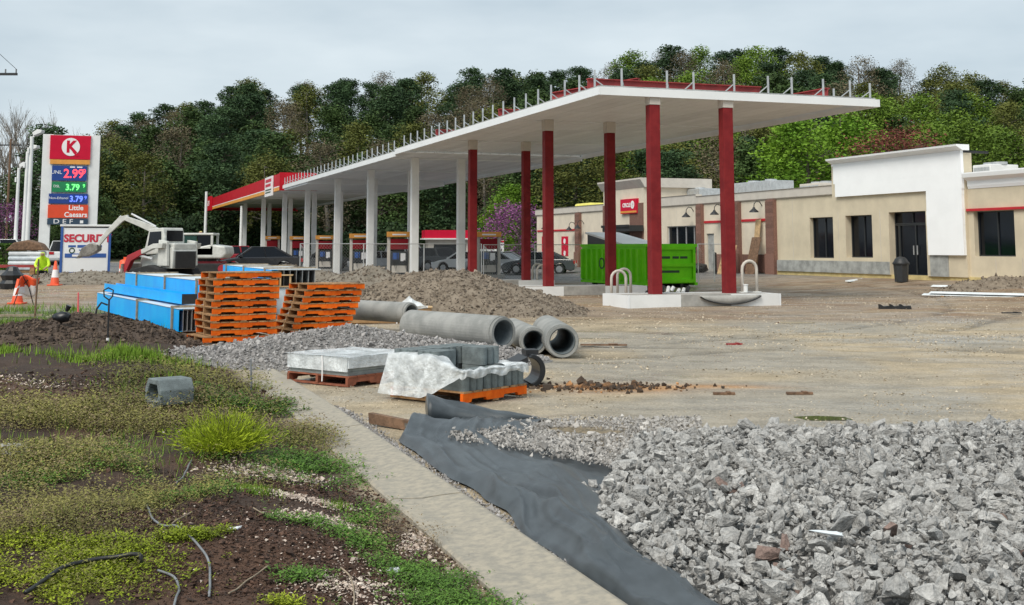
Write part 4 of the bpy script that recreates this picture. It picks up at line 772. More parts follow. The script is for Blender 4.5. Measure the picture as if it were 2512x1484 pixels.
J = dict(pel=((0, 0, .42), .16), waist=((.06, 0, .58), .15), chest=((.2, 0, .8), .19, 1.1), neck=((.3, 0, .98), .08), head0=((.36, 0, 1.06), .10), head1=((.40, 0, 1.17), .105),
         shl=((.2, .2, .87), .08), ell=((.38, .27, .64), .06), wrl=((.58, .15, .5), .045), hdl=((.68, .1, .46), .045), shr=((.2, -.2, .87), .08), elr=((.38, -.27, .64), .06), wrr=((.58, -.15, .5), .045), hdr=((.68, -.1, .46), .045),
         hil=((.02, .12, .40), .12), knl=((.42, .17, .48), .09), anl=((.16, .16, .1), .06), tol=((.34, .17, .05), .05), hir=((.02, -.12, .40), .12), knr=((.42, -.17, .44), .09), anr=((.14, -.16, .1), .06), tor=((.32, -.17, .05), .05))
BN = [('pel', 'waist'), ('waist', 'chest'), ('chest', 'neck'), ('neck', 'head0'), ('head0', 'head1'), ('chest', 'shl'), ('shl', 'ell'), ('ell', 'wrl'), ('wrl', 'hdl'), ('chest', 'shr'), ('shr', 'elr'), ('elr', 'wrr'), ('wrr', 'hdr'), ('pel', 'hil'), ('hil', 'knl'), ('knl', 'anl'), ('anl', 'tol'), ('pel', 'hir'), ('hir', 'knr'), ('knr', 'anr'), ('anr', 'tor')]
def pw(c):
    if c.z > 1.03: return 'hivis' if c.x < .42 else 'skin'
    if c.x > .54 and c.z < .6: return 'skin'
    if c.z < .12: return 'black'
    if c.z > .55 or abs(c.y) > .22: return 'hivis'
    return 'denim' if c.z < .42 else 'hivis'
p = at(104, 684, 50); person((p.x, 50, g1(p.x, 50)), R(-75), J, BN, 'crouching worker in a lime hooded hi-vis jacket at the sign base', pw)

# ---- compact track loader (faces -x image left); local x forward
def loader():
    p = at(400, 690, 50); o = thing('track_loader', (p.x, p.y, g1(p.x, p.y)), R(142), 'white and red compact track loader with black rear grille', 'loader'); o.scale = (1.1, 1.1, 1.12)
    for s in (-1, 1):
        tr = MB().prism([(-.85, .02), (.75, .02), (1.0, .22), (.85, .42), (-.3, .58), (-.95, .45), (-1.08, .22)], s * .55, s * .92).build('track', 'rubber', o, bevel=.04)
        for k in range(10): MB().box(-.8 + k * .16, -.72 + k * .16, s * .545, s * .925, -.005, .03).build('track_pad', 'black', tr)
        for k in range(4): MB().cyl((-.65 + k * .42, s * .93, .2), (-.65 + k * .42, s * .95, .2), .13, n=14).build('track_wheel', 'machine', tr)
        MB().prism([(-1.05, 1.2), (-.5, 1.18), (.2, .98), (.25, 1.14), (-.5, 1.36), (-1.1, 1.38)], s * .72, s * .88).build('lift_arm', 'machine', o, bevel=.015); MB().prism([(.2, .96), (.85, .72), (1.2, .25), (1.42, .3), (1.1, .92), (.25, 1.16)], s * .715, s * .885).build('lift_arm', 'machine_red', o, bevel=.015)
        MB().prism([(-1.15, .55), (-.55, .55), (-.6, 1.5), (-1.1, 1.45)], s * .58, s * .70).build('rear_tower', 'machine', o, bevel=.02)
        MB().cyl((-.4, s * .8, .8), (.55, s * .8, .95), .05, n=8).build('hydraulic_ram', 'alu', o)
    MB().prism([(-1.25, .45), (.6, .45), (.75, .7), (.7, .85), (-.2, .95), (-1.2, 1.25), (-1.3, 1.1)], -.54, .54).build('chassis', 'machine', o, bevel=.03)
    box('rear_grille', (-1.36, -1.305, -.44, .44, .46, 1.08), 'black', o); box('rear_hood', (-1.28, -.5, -.5, .5, 1.12, 1.38), 'machine', o, bevel=.05)
    cab = MB().prism([(-.6, 1.0), (.55, .96), (.6, 1.2), (.35, 1.92), (-.5, 1.95), (-.62, 1.6)], -.46, .46).build('cab', 'machine', o, bevel=.03)
    for s in (-1, 1): MB().prism([(-.45, 1.25), (.42, 1.2), (.28, 1.8), (-.42, 1.82)], s * .462, s * .475).build('window', 'glass', cab)
    MB().add([(.61, -.4, 1.2), (.61, .4, 1.2), (.38, .4, 1.86), (.38, -.4, 1.86)], [(0, 1, 2, 3)]).build('windscreen', 'glass', cab); box('rear_window', (-.64, -.615, -.36, .36, 1.45, 1.85), 'glass', cab)
    MB().prism([(1.25, .02), (2.0, .03), (2.05, .08), (1.45, .12), (1.38, .6), (1.28, .62)], -.95, .95).build('bucket', 'steel', o)
    return o
loader()
# ---- compact excavator, arm reaching to the image left
XY = 57.0
def exc():
    p = at(507, 668, XY); z0 = g1(p.x, XY); o = thing('excavator', (p.x, XY, z0), 0, 'white compact excavator with raised arm and muddy bucket', 'excavator')
    def q(px, py, y=0): a = at(px, py, XY); return Vector((a.x - p.x, y, a.z - z0))
    for s in (-1, 1):
        tr = MB().prism([(-1.0, .05), (1.0, .05), (1.2, .3), (1.0, .55), (-1.0, .55), (-1.2, .3)], s * .6, s * .95).build('track', 'rubber', o, bevel=.05); MB().cyl((-.95, s * .96, .3), (-.95, s * .98, .3), .2, n=14).build('track_wheel', 'machine_red', tr); MB().cyl((.95, s * .96, .3), (.95, s * .98, .3), .2, n=14).build('track_wheel', 'machine_red', tr)
    box('undercarriage', (-.8, .8, -.58, .58, .3, .65), 'machine_red', o, bevel=.03); MB().cyl((0, 0, .65), (0, 0, .78), .45, n=18).build('slew_ring', 'black', o)
    MB().prism([(-.95, .78), (.9, .78), (1.1, 1.0), (1.05, 1.35), (.3, 1.45), (-.95, 1.2)], -.85, .85).build('house', 'machine', o, bevel=.08)
    x0, x1 = q(455, 600).x, q(532, 600).x; ct = q(480, 572).z
    cab = MB(); 
    for x_ in (x0 + .05, x1 - .05):
        for y_ in (-.8, .25): cab.box(x_ - .05, x_ + .05, y_ - .05, y_ + .05, 1.1, ct - .1)
    cab = cab.build('cab', 'machine', o); box('cab_roof', (x0 - .03, x1 + .03, -.88, .33, ct - .1, ct), 'machine', cab, bevel=.03); box('cab_base', (x0, x1, -.85, .3, .95, 1.25), 'machine', cab)
    GLs = GL('cab_glass', (.02, .06, .05), .08); pr = GLs.node_tree.nodes['Principled BSDF']; pr.inputs['Alpha'].default_value = .85
    box('window', (x0 + .1, (x0 + x1) / 2 - .02, -.83, -.82, 1.26, ct - .1), GLs, cab); box('window', ((x0 + x1) / 2 + .02, x1 - .1, -.83, -.82, 1.26, ct - .1), 'glass', cab); box('window', (x0 - .0, x0 + .01, -.75, .2, 1.26, ct - .1), GLs, cab); box('seat_back', (x1 - .45, x1 - .33, -.5, 0, 1.1, 1.75), 'black', cab)
    # boom and stick as tapering box arms
    def arm(name, pts, ws, mat='machine', half=.13):
        up = []; lo = []
        for i, P in enumerate(pts):
            d = (pts[min(i + 1, len(pts) - 1)] - pts[max(i - 1, 0)]).normalized(); nn = Vector((-d.z, 0, d.x)); up.append(P + nn * ws[i]); lo.append(P - nn * ws[i])
        poly = [(v.x, v.z) for v in up] + [(v.x, v.z) for v in lo[::-1]]; return MB().prism(poly, -half - .2, half - .2).build(name, mat, o, bevel=.015)
    arm('boom', [q(432, 632), q(418, 600), q(398, 572), q(350, 550), q(312, 536)], [.13, .15, .17, .14, .10])
    arm('stick', [q(318, 531), q(300, 538), q(268, 570), q(238, 608)], [.08, .14, .11, .08], half=.08)
    MB().cyl(q(385, 556, -.2), q(325, 530, -.2) + Vector((0, 0, .1)), .05, n=8).build('hydraulic_ram', 'alu', o); MB().cyl(q(300, 530, -.2), q(250, 585, -.2), .05, n=8).build('hydraulic_ram', 'alu', o)
    a = q(240, 603); MB().prism([(a.x + .12, a.z + .05), (a.x - .25, a.z + .12), (a.x - .62, a.z - .12), (a.x - .78, a.z - .5), (a.x - .45, a.z - .52), (a.x - .05, a.z - .35), (a.x + .15, a.z - .2)], -.5, .12).build('bucket', 'steel', o, bevel=.02)
    for k in range(4): MB().prism([(a.x - .74, a.z - .42), (a.x - .88, a.z - .6), (a.x - .66, a.z - .5)], -.47 + k * .15, -.40 + k * .15).build('bucket_tooth', 'steel', o)
    box('blade', (-1.75, -1.65, -.9, .9, .05, .45), 'machine_red', o); return o, p, z0, x0, x1
exo, ep, ez, ex0, ex1 = exc()
J2 = dict(pel=((0, 0, .1), .15), waist=((0, 0, .25), .14), chest=((.02, 0, .48), .17, 1.1), neck=((.05, 0, .63), .07), head0=((.07, 0, .71), .09), head1=((.09, 0, .83), .10), shl=((.02, .19, .55), .07), ell=((.2, .22, .36), .055), wrl=((.4, .18, .34), .04), hdl=((.48, .16, .35), .04), shr=((.02, -.19, .55), .07), elr=((.2, -.22, .36), .055), wrr=((.4, -.18, .34), .04), hdr=((.48, -.16, .35), .04), hil=((.05, .1, .1), .1), knl=((.42, .12, .12), .08), anl=((.45, .12, -.2), .05), tol=((.58, .12, -.24), .045), hir=((.05, -.1, .1), .1), knr=((.42, -.12, .12), .08), anr=((.45, -.12, -.2), .05), tor=((.58, -.12, -.24), .045))
def pw2(c): return 'hardhat' if c.z > .8 else 'skin' if c.z > .64 or c.x > .38 and c.z > .25 else 'hivis' if c.z > .2 else 'denim'
person((ep.x + ex1 - .66, XY - .28, ez + 1.25), PI, J2, BN, 'operator in a hi-vis vest and hard hat seated in the excavator cab', pw2)

# ---- cones, barrels, stakes
def cone(p, label, h=.9, rz=0):
    o = thing('traffic_cone', p, rz, label, 'traffic cone', 'traffic cones'); box('base', (-.22, .22, -.22, .22, 0, .05), 'cone', o, bevel=.01); MB().lathe([(.17, .05), (.035, h), (.0, h)], 18).build('cone_body', 'cone', o, smooth=True); MB().lathe([(.135, h * .33), (.092, h * .64)], 18).build('reflective_band', 'sign_white', o, smooth=True); return o
p = at(134, 688, 46); cone((p.x, p.y, g1(p.x, p.y)), 'orange traffic cone with white band beside the crouching worker', .95)
p = at(42, 737, 36); cone((p.x, p.y, g1(p.x, p.y)), 'orange traffic cone under the flapping orange banner at far left', .75)
p = at(60, 735, 35.5); o = thing('warning_banner', (p.x, p.y, g1(p.x, p.y)), R(25), 'slumped orange and white warning banner on a bent frame at far left', 'banner'); m = MB(); n = 8
for i in range(n + 1):
    for j in range(n + 1): u, v = i / n, j / n; m.v.append((-.28 + .55 * u + .12 * v, -.12 * math.sin(u * 7 + v * 3) - .25 * v, .28 + .55 * v + .06 * math.sin(u * 6)))
m.f = [(i * (n + 1) + j, (i + 1) * (n + 1) + j, (i + 1) * (n + 1) + j + 1, i * (n + 1) + j + 1) for i in range(n) for j in range(n)]
me = m.mesh('cloth'); me.materials.append(MT['sign_white']); me.materials.append(MT['cone'])
for f in me.polygons: f.material_index = 1 if f.center.z > .55 or f.center.x < -.2 else 0
ob = link('cloth', me, None, o, smooth=True); ob.modifiers.new('s', 'SOLIDIFY').thickness = .008; MB().tube([(-.3, .02, 0), (-.15, .0, .5), (.2, -.2, .9)], .015, 6).tube([(.25, .02, 0), (.1, -.1, .5), (-.1, -.25, .88)], .015, 6).build('frame', 'black', o)
p = at(305, 668, 52); o = thing('traffic_drum', (p.x, p.y, g1(p.x, p.y)), 0, 'orange traffic drum between the container and the track loader', 'barrel'); MB().lathe([(.3, 0), (.3, .08), (.24, .1), (.22, .75), (.16, .8), (.05, .82), (.0, .82)], 18).build('drum', 'cone', o, smooth=True); MB().lathe([(.238, .3), (.236, .42)], 18).build('band', 'sign_white', o); MB().box(-.06, .06, -.02, .02, .82, .92).build('handle', 'cone', o)
p = at(28, 705, 44); o = thing('tarp_drum', (p.x, p.y, g1(p.x, p.y)), .3, 'large black tarp wrapped drum at the far left edge', 'drum'); MB().lathe([(.40, 0), (.44, .2), (.34, .32), (.42, .5), (.25, .66), (.18, .8), (.02, .84)], 9).build('drum', 'tarp', o); MB().tube([(.46, 0, .5), (.3, .3, .52), (-.2, .45, .5), (-.47, 0, .5)], .02, 5).build('rope', 'conduit', o)
for px, py, Y, h, mat, lab in ((85, 772, 27.5, 1.4, 'wood_d', 'tall dark wooden stake standing in the grass at left'), (192, 762, 29, .62, 'pink', 'pink marker stake left of the blue panel bundles'), (617, 952, 14.4, .36, 'conduit', 'short grey pipe stake beside the kerb')):
    p = at(px, py, Y); o = thing('stake', (p.x, p.y, g1(p.x, p.y)), .3, lab, 'stake'); rd = .012 if h < .5 else .02; MB().cyl((0, 0, -.1), (.03 if h > 1 else -.02, 0, h), rd * 1.2, rd * .9, 7).build('shaft', mat, o); MB().cyl((.03 if h > 1 else -.02, 0, h), (.03 if h > 1 else -.02, 0, h + .01), rd, rd * .5, 7).build('tip', mat, o)
# ---- lamp posts and poles at the left
for i, (px, top, Y, lab) in enumerate(((66, 335, 84, 'tall white lamp post nearest the price sign'), (57, 372, 88, 'white lamp post just left of the tallest one'), (37, 412, 100, 'slim white lamp post farthest left'), (590, 505, 112, 'slim white lamp post beyond the far end of the canopy'), (502, 470, 118, 'white post beneath the far red corner of the canopy'))):
    p = at(px, 600, Y); z = g1(p.x, p.y); h = at(px, top, Y).z - z; o = thing('lamp_post', (p.x, p.y, z), 0, lab, 'lamp post', 'white lamp posts'); MB().cyl((0, 0, -.1), (0, 0, h), .17, .12, 12).build('pole', 'white', o); MB().cyl((0, 0, -.1), (0, 0, .6), .28, n=12).build('base', 'concrete', o)
    if i < 3:
        MB().bar((0, 0, h - .1), (.35, -.1, h + .15), .1, .1).build('arm', 'white', o); MB().prism([(.2, h + .02), (.75, h + .25), (.8, h + .45), (.45, h + .5), (.1, h + .25)], -.3, .3).build('lamp_head', 'white', o, bevel=.03)
        MB().box(-.22, -.1, -.2, .2, h - 1.2, h - .8).build('bracket', 'white', o)
for px, py, Y, lab, arm in ((-34, 182, 60, 'utility pole just out of frame with its cross-arm at the left edge', 1.15), (14, 356, 118, 'thin dark utility pole in front of the trees at left', 1.1)):
    p = at(px, 600, Y); z = g1(p.x, p.y); h = at(px, py, Y).z - z; o = thing('utility_pole', (p.x, p.y, z), 0, lab, 'utility pole'); MB().cyl((0, 0, -.2), (0, 0, h + .6), .15, .1, 10).build('pole', 'wood_d', o); MB().box(-arm, arm, -.06, .06, h - .06, h + .06).build('cross_arm', 'black', o)
    for s in (-1, -.5, .5, 1): MB().cyl((s * (arm - .06), 0, h + .06), (s * (arm - .06), 0, h + .26), .04, n=8).build('insulator', 'conduit', o)
    if px < 0:
        w0 = Vector((arm - .06, 0, h + .26)); MB().tube([w0, w0 + Vector((-.35, -4, 1.2)), w0 + Vector((-.8, -9, 2.8))], .012, 4).build('wire', 'black', o); MB().tube([Vector((-arm, 0, h + .26)), Vector((-8, 8, h)), Vector((-20, 20, h + 1))], .012, 4).build('wire', 'black', o)
# ---- things by the left edge
def leafbox(name, p, dims, mat, n, s, label, cat, kind=None):
    o = thing(name, p, 0, label, cat); Q = RNG.uniform(-1, 1, (n, 3)); ax = RNG.integers(0, 3, n); Q[np.arange(n), ax] = np.sign(Q[np.arange(n), ax]) * RNG.uniform(.85, 1.03, n); Q *= np.array(dims) / 2; Q[:, 2] += dims[2] / 2
    U = unit(n); W = np.cross(U, unit(n)); link('foliage', npmesh('foliage', *quads(Q, U * s, W * s)), LM[mat], o); box('stem', (-dims[0] * .4, dims[0] * .4, -dims[1] * .35, dims[1] * .35, 0, dims[2] * .8), 'bark', o)
p = at(5, 640, 70); leafbox('clipped_hedge', (p.x, p.y, g1(p.x, p.y)), (2.4, 1.2, 1.5), 'hedge', 5000, .06, 'clipped green hedge at the far left edge below the lamp posts', 'hedge')
p = at(66, 655, 62); o = thing('bagged_load', (p.x, p.y, g1(p.x, p.y)), .1, 'stack of grey bags under a brown sheet left of the price sign', 'bags')
for k in range(4): box('bag', (-.85, .85, -.5, .5, .12 + k * .25, .12 + k * .25 + .23), 'insul' if k % 2 else 'film', o, bevel=.09)
MB().prism([(-1.0, 1.13), (1.0, 1.13), (.7, 1.5), (.1, 1.68), (-.6, 1.55)], -.55, .55).build('brown_sheet', 'wood_d', o, bevel=.08); box('pallet_base', (-.9, .9, -.5, .5, 0, .11), 'wood', o)
p = at(28, 668, 54); o = thing('steel_bundle', (p.x, p.y, g1(p.x, p.y) + .1), .1, 'bundle of red primed steel angles lying at the far left', 'steel bundle')
for k in range(5): MB().box(-1.6, 1.6, -.35 + k * .16, -.22 + k * .16, .3, .42).build('angle', 'red_deck', o)
for s in (-1, 1): MB().box(s - .1, s + .1, -.4, .5, -.1, .297).build('bearer', 'wood', o)
# ---- temporary fence in front of the forecourt
def fence(p0, p1, label):
    p0, p1 = Vector(p0), Vector(p1); d = p1 - p0; L_ = d.length; o = thing('chain_link_fence', (p0.x, p0.y, g1(p0.x, p0.y)), math.atan2(d.y, d.x), label, 'fence'); n = max(2, round(L_ / 3))
    for k in range(n + 1): MB().cyl((L_ * k / n, 0, -.1), (L_ * k / n, 0, 1.85), .025, n=7).build('post', 'galv', o)
    for k in range(n): MB().cyl((L_ * k / n, 0, 1.84), (L_ * (k + 1) / n, 0, 1.84), .018, n=6).build('top_rail', 'galv', o)
    V_ = []; F_ = []; x_ = -1.8
    while x_ < L_:
        for s in (1, -1):
            a, b = (x_, x_ + 1.8) if s > 0 else (x_ + 1.8, x_); za, zb_ = .05, 1.82; i = len(V_); V_ += [(max(0, min(L_, a)), 0, za), (max(0, min(L_, a)) + .006, .002, za), (max(0, min(L_, b)) + .006, .002, zb_), (max(0, min(L_, b)), 0, zb_)]; F_.append((i, i + 1, i + 2, i + 3))
        x_ += .14
    tag(link('wire_mesh', npmesh('wire_mesh', np.array(V_), np.array(F_)), MT['galv'], o), kind='stuff')
a, b, c_ = at(735, 660, 52), at(1180, 670, 56), at(1435, 690, 57); fence((a.x, a.y, 0), (b.x, b.y, 0), 'chain link fence in front of the fuel pumps'); fence((b.x + .1, b.y, 0), (c_.x, c_.y, 0), 'chain link fence between the red columns and the dumpster'); a = at(1712, 690, 56); b = at(1790, 690, 58); fence((a.x, a.y, 0), (b.x, b.y, 0), 'short chain link fence right of the dumpster')
for px, py, Y, lab in ((960, 664, 50, 'orange marker post in front of the nearest fuel dispenser'), (730, 660, 54, 'orange marker post left of the chain link fence')):
    p = at(px, py, Y); o = thing('marker_post', (p.x, p.y, g1(p.x, p.y)), 0, lab, 'marker post'); MB().cyl((0, 0, 0), (0, 0, .55), .09, .08, 10).build('tube', 'cone', o); MB().cyl((0, 0, .3), (0, 0, .4), .092, .09, 10).build('band', 'sign_white', o); MB().cyl((0, 0, -.02), (0, 0, .03), .2, n=10).build('base', 'black', o)
# ================================================================== MOUNDS AND HEAPS
PEB = rock_protos(6, 7, .75); CLOD = rock_protos(6, 9, .8); STONE = rock_protos(24, 12, .62, True)
def heap(name, c, rx, ry, h, rz, mat, label, cat, seed, npeb, peb, pebmat, pw_=1.25, lump=.22, flat_top=0):
    o = thing(name, (c[0], c[1], 0), rz, label, cat); nr, na = 40, 96; cr_, sr = math.cos(rz), math.sin(rz)
    def H(u, v):
        r = np.sqrt((u / rx) ** 2 + (v / ry) ** 2); r = r * (1 + .35 * (vnoise(np.arctan2(v, u) * 1.3 + 9, r * .5, 1, seed) - .5)); X = c[0] + u * cr_ - v * sr; Y = c[1] + u * sr + v * cr_
        p_ = np.clip(1 - r, 0, 1) ** (1 / pw_); p_ = np.minimum(p_, 1 - flat_top * .0)
        return gz(X, Y) + h * p_ * (1 + 1.3 * lump * (fbm(u, v, rx * .5, seed + 3) - .5)) + np.clip(3 * p_, 0, 1) * lump * .35 * (fbm(u, v, .5, seed + 5) - .5) - .03
    rr_ = np.linspace(0, 1.12, nr); aa = np.linspace(0, 2 * PI, na, endpoint=False); A_, R_ = np.meshgrid(aa, rr_); u = (R_ * np.cos(A_) * rx).ravel(); v = (R_ * np.sin(A_) * ry).ravel()
    I = np.arange(nr * na).reshape(nr, na); J_ = np.roll(I, -1, 1); link('earth', npmesh('earth', np.stack([u, v, H(u, v)], 1), np.stack([I[:-1], J_[:-1], J_[1:], I[1:]], -1).reshape(-1, 4)), mat, o, smooth=True)
    if npeb:
        a = RNG.uniform(0, 2 * PI, npeb); r = np.sqrt(RNG.random(npeb)) * 1.1; u = r * np.cos(a) * rx; v = r * np.sin(a) * ry; s = peb * np.exp(RNG.normal(0, .45, npeb)); P = np.stack([u, v, H(u, v) + .15 * s], 1)
        tag(link('loose_stone', npmesh('loose_stone', *scatter(PEB, P, s)), pebmat, o), kind='stuff')
    return o, H
dirt = M('dirt_heap', (.15, .118, .085), .95, 0, 3.5, .8, 16, col2=(.25, .205, .155)); dirt2 = M('dirt_heap_grey', (.15, .13, .10), .95, 0, 3, .8, 14, col2=(.24, .21, .17)); pebd = M('dirt_clods', (.13, .10, .075), .95, 0, 5, .3, 30, col2=(.25, .21, .165), isl=.35)
gravm = M('gravel_base', (.13, .125, .12), .95, 0, 20, .8, 30, col2=(.24, .23, .22)); grav = M('grey_gravel', (.235, .222, .215), .9, 0, 9, .3, 40, col2=(.36, .345, .335), isl=.42)
riprap = M('riprap_rock', (.28, .275, .265), .92, 0, 38, .8, 85, col2=(.49, .48, .46), isl=.24, rnd=.22, pos=True, spec=.25); redrock = M('reddish_rock', (.24, .17, .145), .9, .25, 8, .5, 30)
p = at(1105, 775, 31); heap('dirt_mound', (p.x - .1, 32.2), 3.6, 2.9, 1.33, .15, dirt, 'large brown dirt mound behind the concrete pipes', 'dirt mound', 3, 9000, .055, pebd, 1.1, .3)
p = at(1250, 760, 32); heap('dirt_mound', (p.x, 31.0), 1.9, 1.6, .55, .3, dirt, 'low right flank of dirt beside the large brown mound', 'dirt mound', 8, 2500, .05, pebd, 1.0, .3)
p = at(905, 720, 39); heap('dirt_mound', (p.x, 39.5), 3.0, 2.2, 1.15, .2, dirt2, 'grey brown dirt mound left of the large one', 'dirt mound', 13, 3500, .06, pebd, 1.1, .35)
p = at(705, 700, 43); heap('dirt_mound', (p.x, 44), 3.1, 2.2, 1.2, -.1, dirt2, 'flat topped dirt mound behind the orange pallet stacks', 'dirt mound', 19, 2500, .06, pebd, 1.4, .3)
p = at(220, 690, 48); heap('dirt_mound', (p.x, 48), 4.2, 1.6, .5, 0, dirt2, 'low dirt bank in front of the storage container', 'dirt mound', 23, 1500, .06, pebd, 1.4, .4)
heap('gravel_heap', (-2.45, 18.3), 2.75, 1.75, .54, -.1, gravm, 'low heap of crushed grey gravel in front of the pipes', 'gravel heap', 29, 20000, .038, grav, 1.4, .22)
p = gp(2440, 705, .3); heap('dirt_mound', (p.x + 1.0, p.y + 1.5), 3.0, 1.5, .45, .3, dirt, 'low reddish dirt bank at the right edge near the store', 'dirt mound', 37, 900, .07, pebd, 1.3, .4)
# churned orange clay with dark clods by the bucket
n = 330; a = RNG.normal(0, 1, (n, 2)); P = np.stack([1.15 + a[:, 0] * .55, 14.75 + a[:, 1] * .22, np.zeros(n)], 1); P[:, 2] = gz(P[:, 0], P[:, 1]) + .01; tag(link('clay_clods', npmesh('clay_clods', *scatter(CLOD, P, .05 * np.exp(RNG.normal(0, .5, n)))), M('clay', (.06, .042, .03), .95, 0, 1.6, .5, 30, col2=(.40, .20, .08), mixlo=.5, mixhi=.62, isl=.4)), 'broken orange and dark clay clods beside the black bucket', 'clay', kind='stuff')

# ================================================================== PALLETS
def pallet(a=1.2, b=1.04, paint='wood_o', top='wood'):
    o = bpy.data.objects.new('pallet', None); COL.objects.link(o); o.empty_display_size = .1
    nt = lambda x0, x1, d: [(x0, .018), (x0 + .02, .018 + d), (x1 - .02, .018 + d), (x1, .018)]
    for k, y in enumerate((0, b / 2 - .02, b - .04)):
        poly = [(0, .018)] + nt(a * .12, a * .36, .03) + nt(a * .62, a * .86, .03) + [(a, .018), (a, .105), (0, .105)]
        MB().prism(poly, y, y + .04).build('stringer', paint if k != 1 else top, o)
    n = 7
    for k in range(n): MB().box(a * k / n + .012, a * (k + 1) / n - .012, -.005, b + .005, .106, .124).build('deck_board', top, o)
    for k in (0, .5, 1): MB().box((a - .1) * k, (a - .1) * k + .1, -.004, b + .004, 0, .017).build('bottom_board', top, o)
    return o
PW = pallet(); ORD = ['bottom', 'second', 'third', 'fourth', 'fifth', 'sixth', 'seventh', 'eighth', 'ninth', 'tenth']
def stack(px, py, rz, n, offs, where, z=None):
    c = gp(px, py, 0); z0 = g1(c.x, c.y) if z is None else z; first = True; cz_, sz_ = math.cos(rz), math.sin(rz)
    for k in range(n):
        o = PW if (k == 0 and where.startswith('left')) else copy_tree(PW); dx, dy, dr = offs(k)
        o.location = (c.x + dx * cz_ - dy * sz_, c.y + dx * sz_ + dy * cz_, z0 + k * .1255); o.rotation_euler = (random.uniform(-.006, .006), random.uniform(-.006, .006), rz + dr)
        nm = ORD[k] + ' from the bottom' if 0 < k < n - 1 else 'lowest' if k == 0 else 'topmost'
        tag(o, f'orange wooden pallet, {nm}, of the {where}', 'pallet', 'orange pallets in two stacks')
stack(491, 846, R(31), 10, lambda k: (.04 + (.12 if k > 0 else 0) + random.uniform(-.02, .03) + .012 * k, random.uniform(-.02, .02) + .01 * k, random.uniform(-.03, .03)), 'left taller stack')
stack(712, 826, R(31), 8, lambda k: (.0 + .046 * k + random.uniform(-.015, .015), random.uniform(-.02, .02), random.uniform(-.02, .02)), 'right stack beside the mound', 0.0)

# ================================================================== BLUE FILM PANEL BUNDLES
def bundle(A, B, w_, h, n, rows, label, wrap_ends=True, straps=(.3, .75)):
    A, B = Vector(A), Vector(B); d = B - A; L_ = d.length; o = thing('panel_bundle', (A.x, A.y, g1(A.x, A.y)), math.atan2(d.y, d.x), label, 'panel bundle')
    # local x runs away from the near end; +y is the side towards the camera-left
    t = w_ / n; hr = (h - .05) / rows
    for r in range(rows):
        for k in range(n):
            y0 = -w_ + k * t; z0 = .07 + r * hr; m = MB(); th_ = .006
            m.box(0, L_, y0 + t - th_ - .002, y0 + t - .002, z0, z0 + hr - .006).box(.0, L_, y0, y0 + t - th_ - .003, z0 + hr - .014, z0 + hr - .006).box(.0, L_, y0, y0 + t - th_ - .003, z0, z0 + th_)
            m.build('channel', 'blue' if k == n - 1 else 'galv', o)
    MB().box(.02, L_ - .02, -w_ - .01, .01, h + .022, h + .03).build('top_liner', 'film', o)
    for s in straps:
        x_ = L_ * s; MB().box(x_ - .04, x_ + .04, .004, .04, 0, h + .03).build('side_stake', 'stake', o); MB().box(x_ - .04, x_ + .04, -w_ - .05, .045, h + .032, h + .07).build('top_batten', 'stake', o); MB().box(x_ - .06, x_ + .06, -w_ - .03, .0, 0, .068).build('bearer', 'wood', o)
    return o
a = gp(436, 828); b_ = gp(236, 768); bn1 = bundle(a, b_, 1.0, .47, 12, 1, 'nearest low bundle of blue film covered steel channels with slotted end', straps=(.05, .42))
# loose blue channel lying on the near bundle
o = thing('loose_channel', (0, 0, 0), 0, 'loose blue channel lying on top of the nearest bundle', 'channel'); o.matrix_world = bn1.matrix_basis @ Matrix.Translation((.9, -.25, .545)) @ Matrix.Rotation(.02, 4, 'Z'); MB().box(0, 8.2, -.30, .0, 0, .012).box(0, 8.2, -.012, .0, .013, .2).box(0, 8.2, -.30, -.288, .013, .2).build('channel', 'blue', o); MB().box(-.004, .0, -.30, 0, 0, .2).build('end_plate', 'black', o)
a = at(492, 745, 27.0); b_ = at(305, 720, 36.0); bundle(a, b_, 1.1, .93, 8, 2, 'tall second bundle of blue panels behind the nearest one', straps=(.04, .4, .8))
a = at(575, 760, 28.5); b_ = at(470, 720, 38); bundle(a, b_, 1.0, .82, 8, 2, 'blue panel bundle hidden behind the left pallet stack', straps=(.1, .5, .9))
a = at(663, 755, 31.0); b_ = at(545, 700, 40); bundle(a, b_, 1.3, 1.12, 8, 2, 'highest blue panel bundle rising behind the left pallet stack', straps=(.1, .5, .9))
p = at(688, 700, 31.2); o = thing('wooden_crate', (p.x, p.y, .72), R(8), 'pale wooden crate with two openings on the blue bundle', 'crate')
for x_ in (-.27, -.02, .23): box('post', (x_, x_ + .04, -.3, .3, 0, .26), 'ply', o)
box('board', (-.32, .32, -.32, .32, .263, .29), 'ply', o); box('board', (-.3, .3, -.3, .3, -.03, -.003), 'ply', o); box('inner_sheet', (-.225, .225, .1, .12, 0, .26), 'frame', o); box('stand', (-.28, .28, -.25, .25, -.72, -.035), 'film', o)

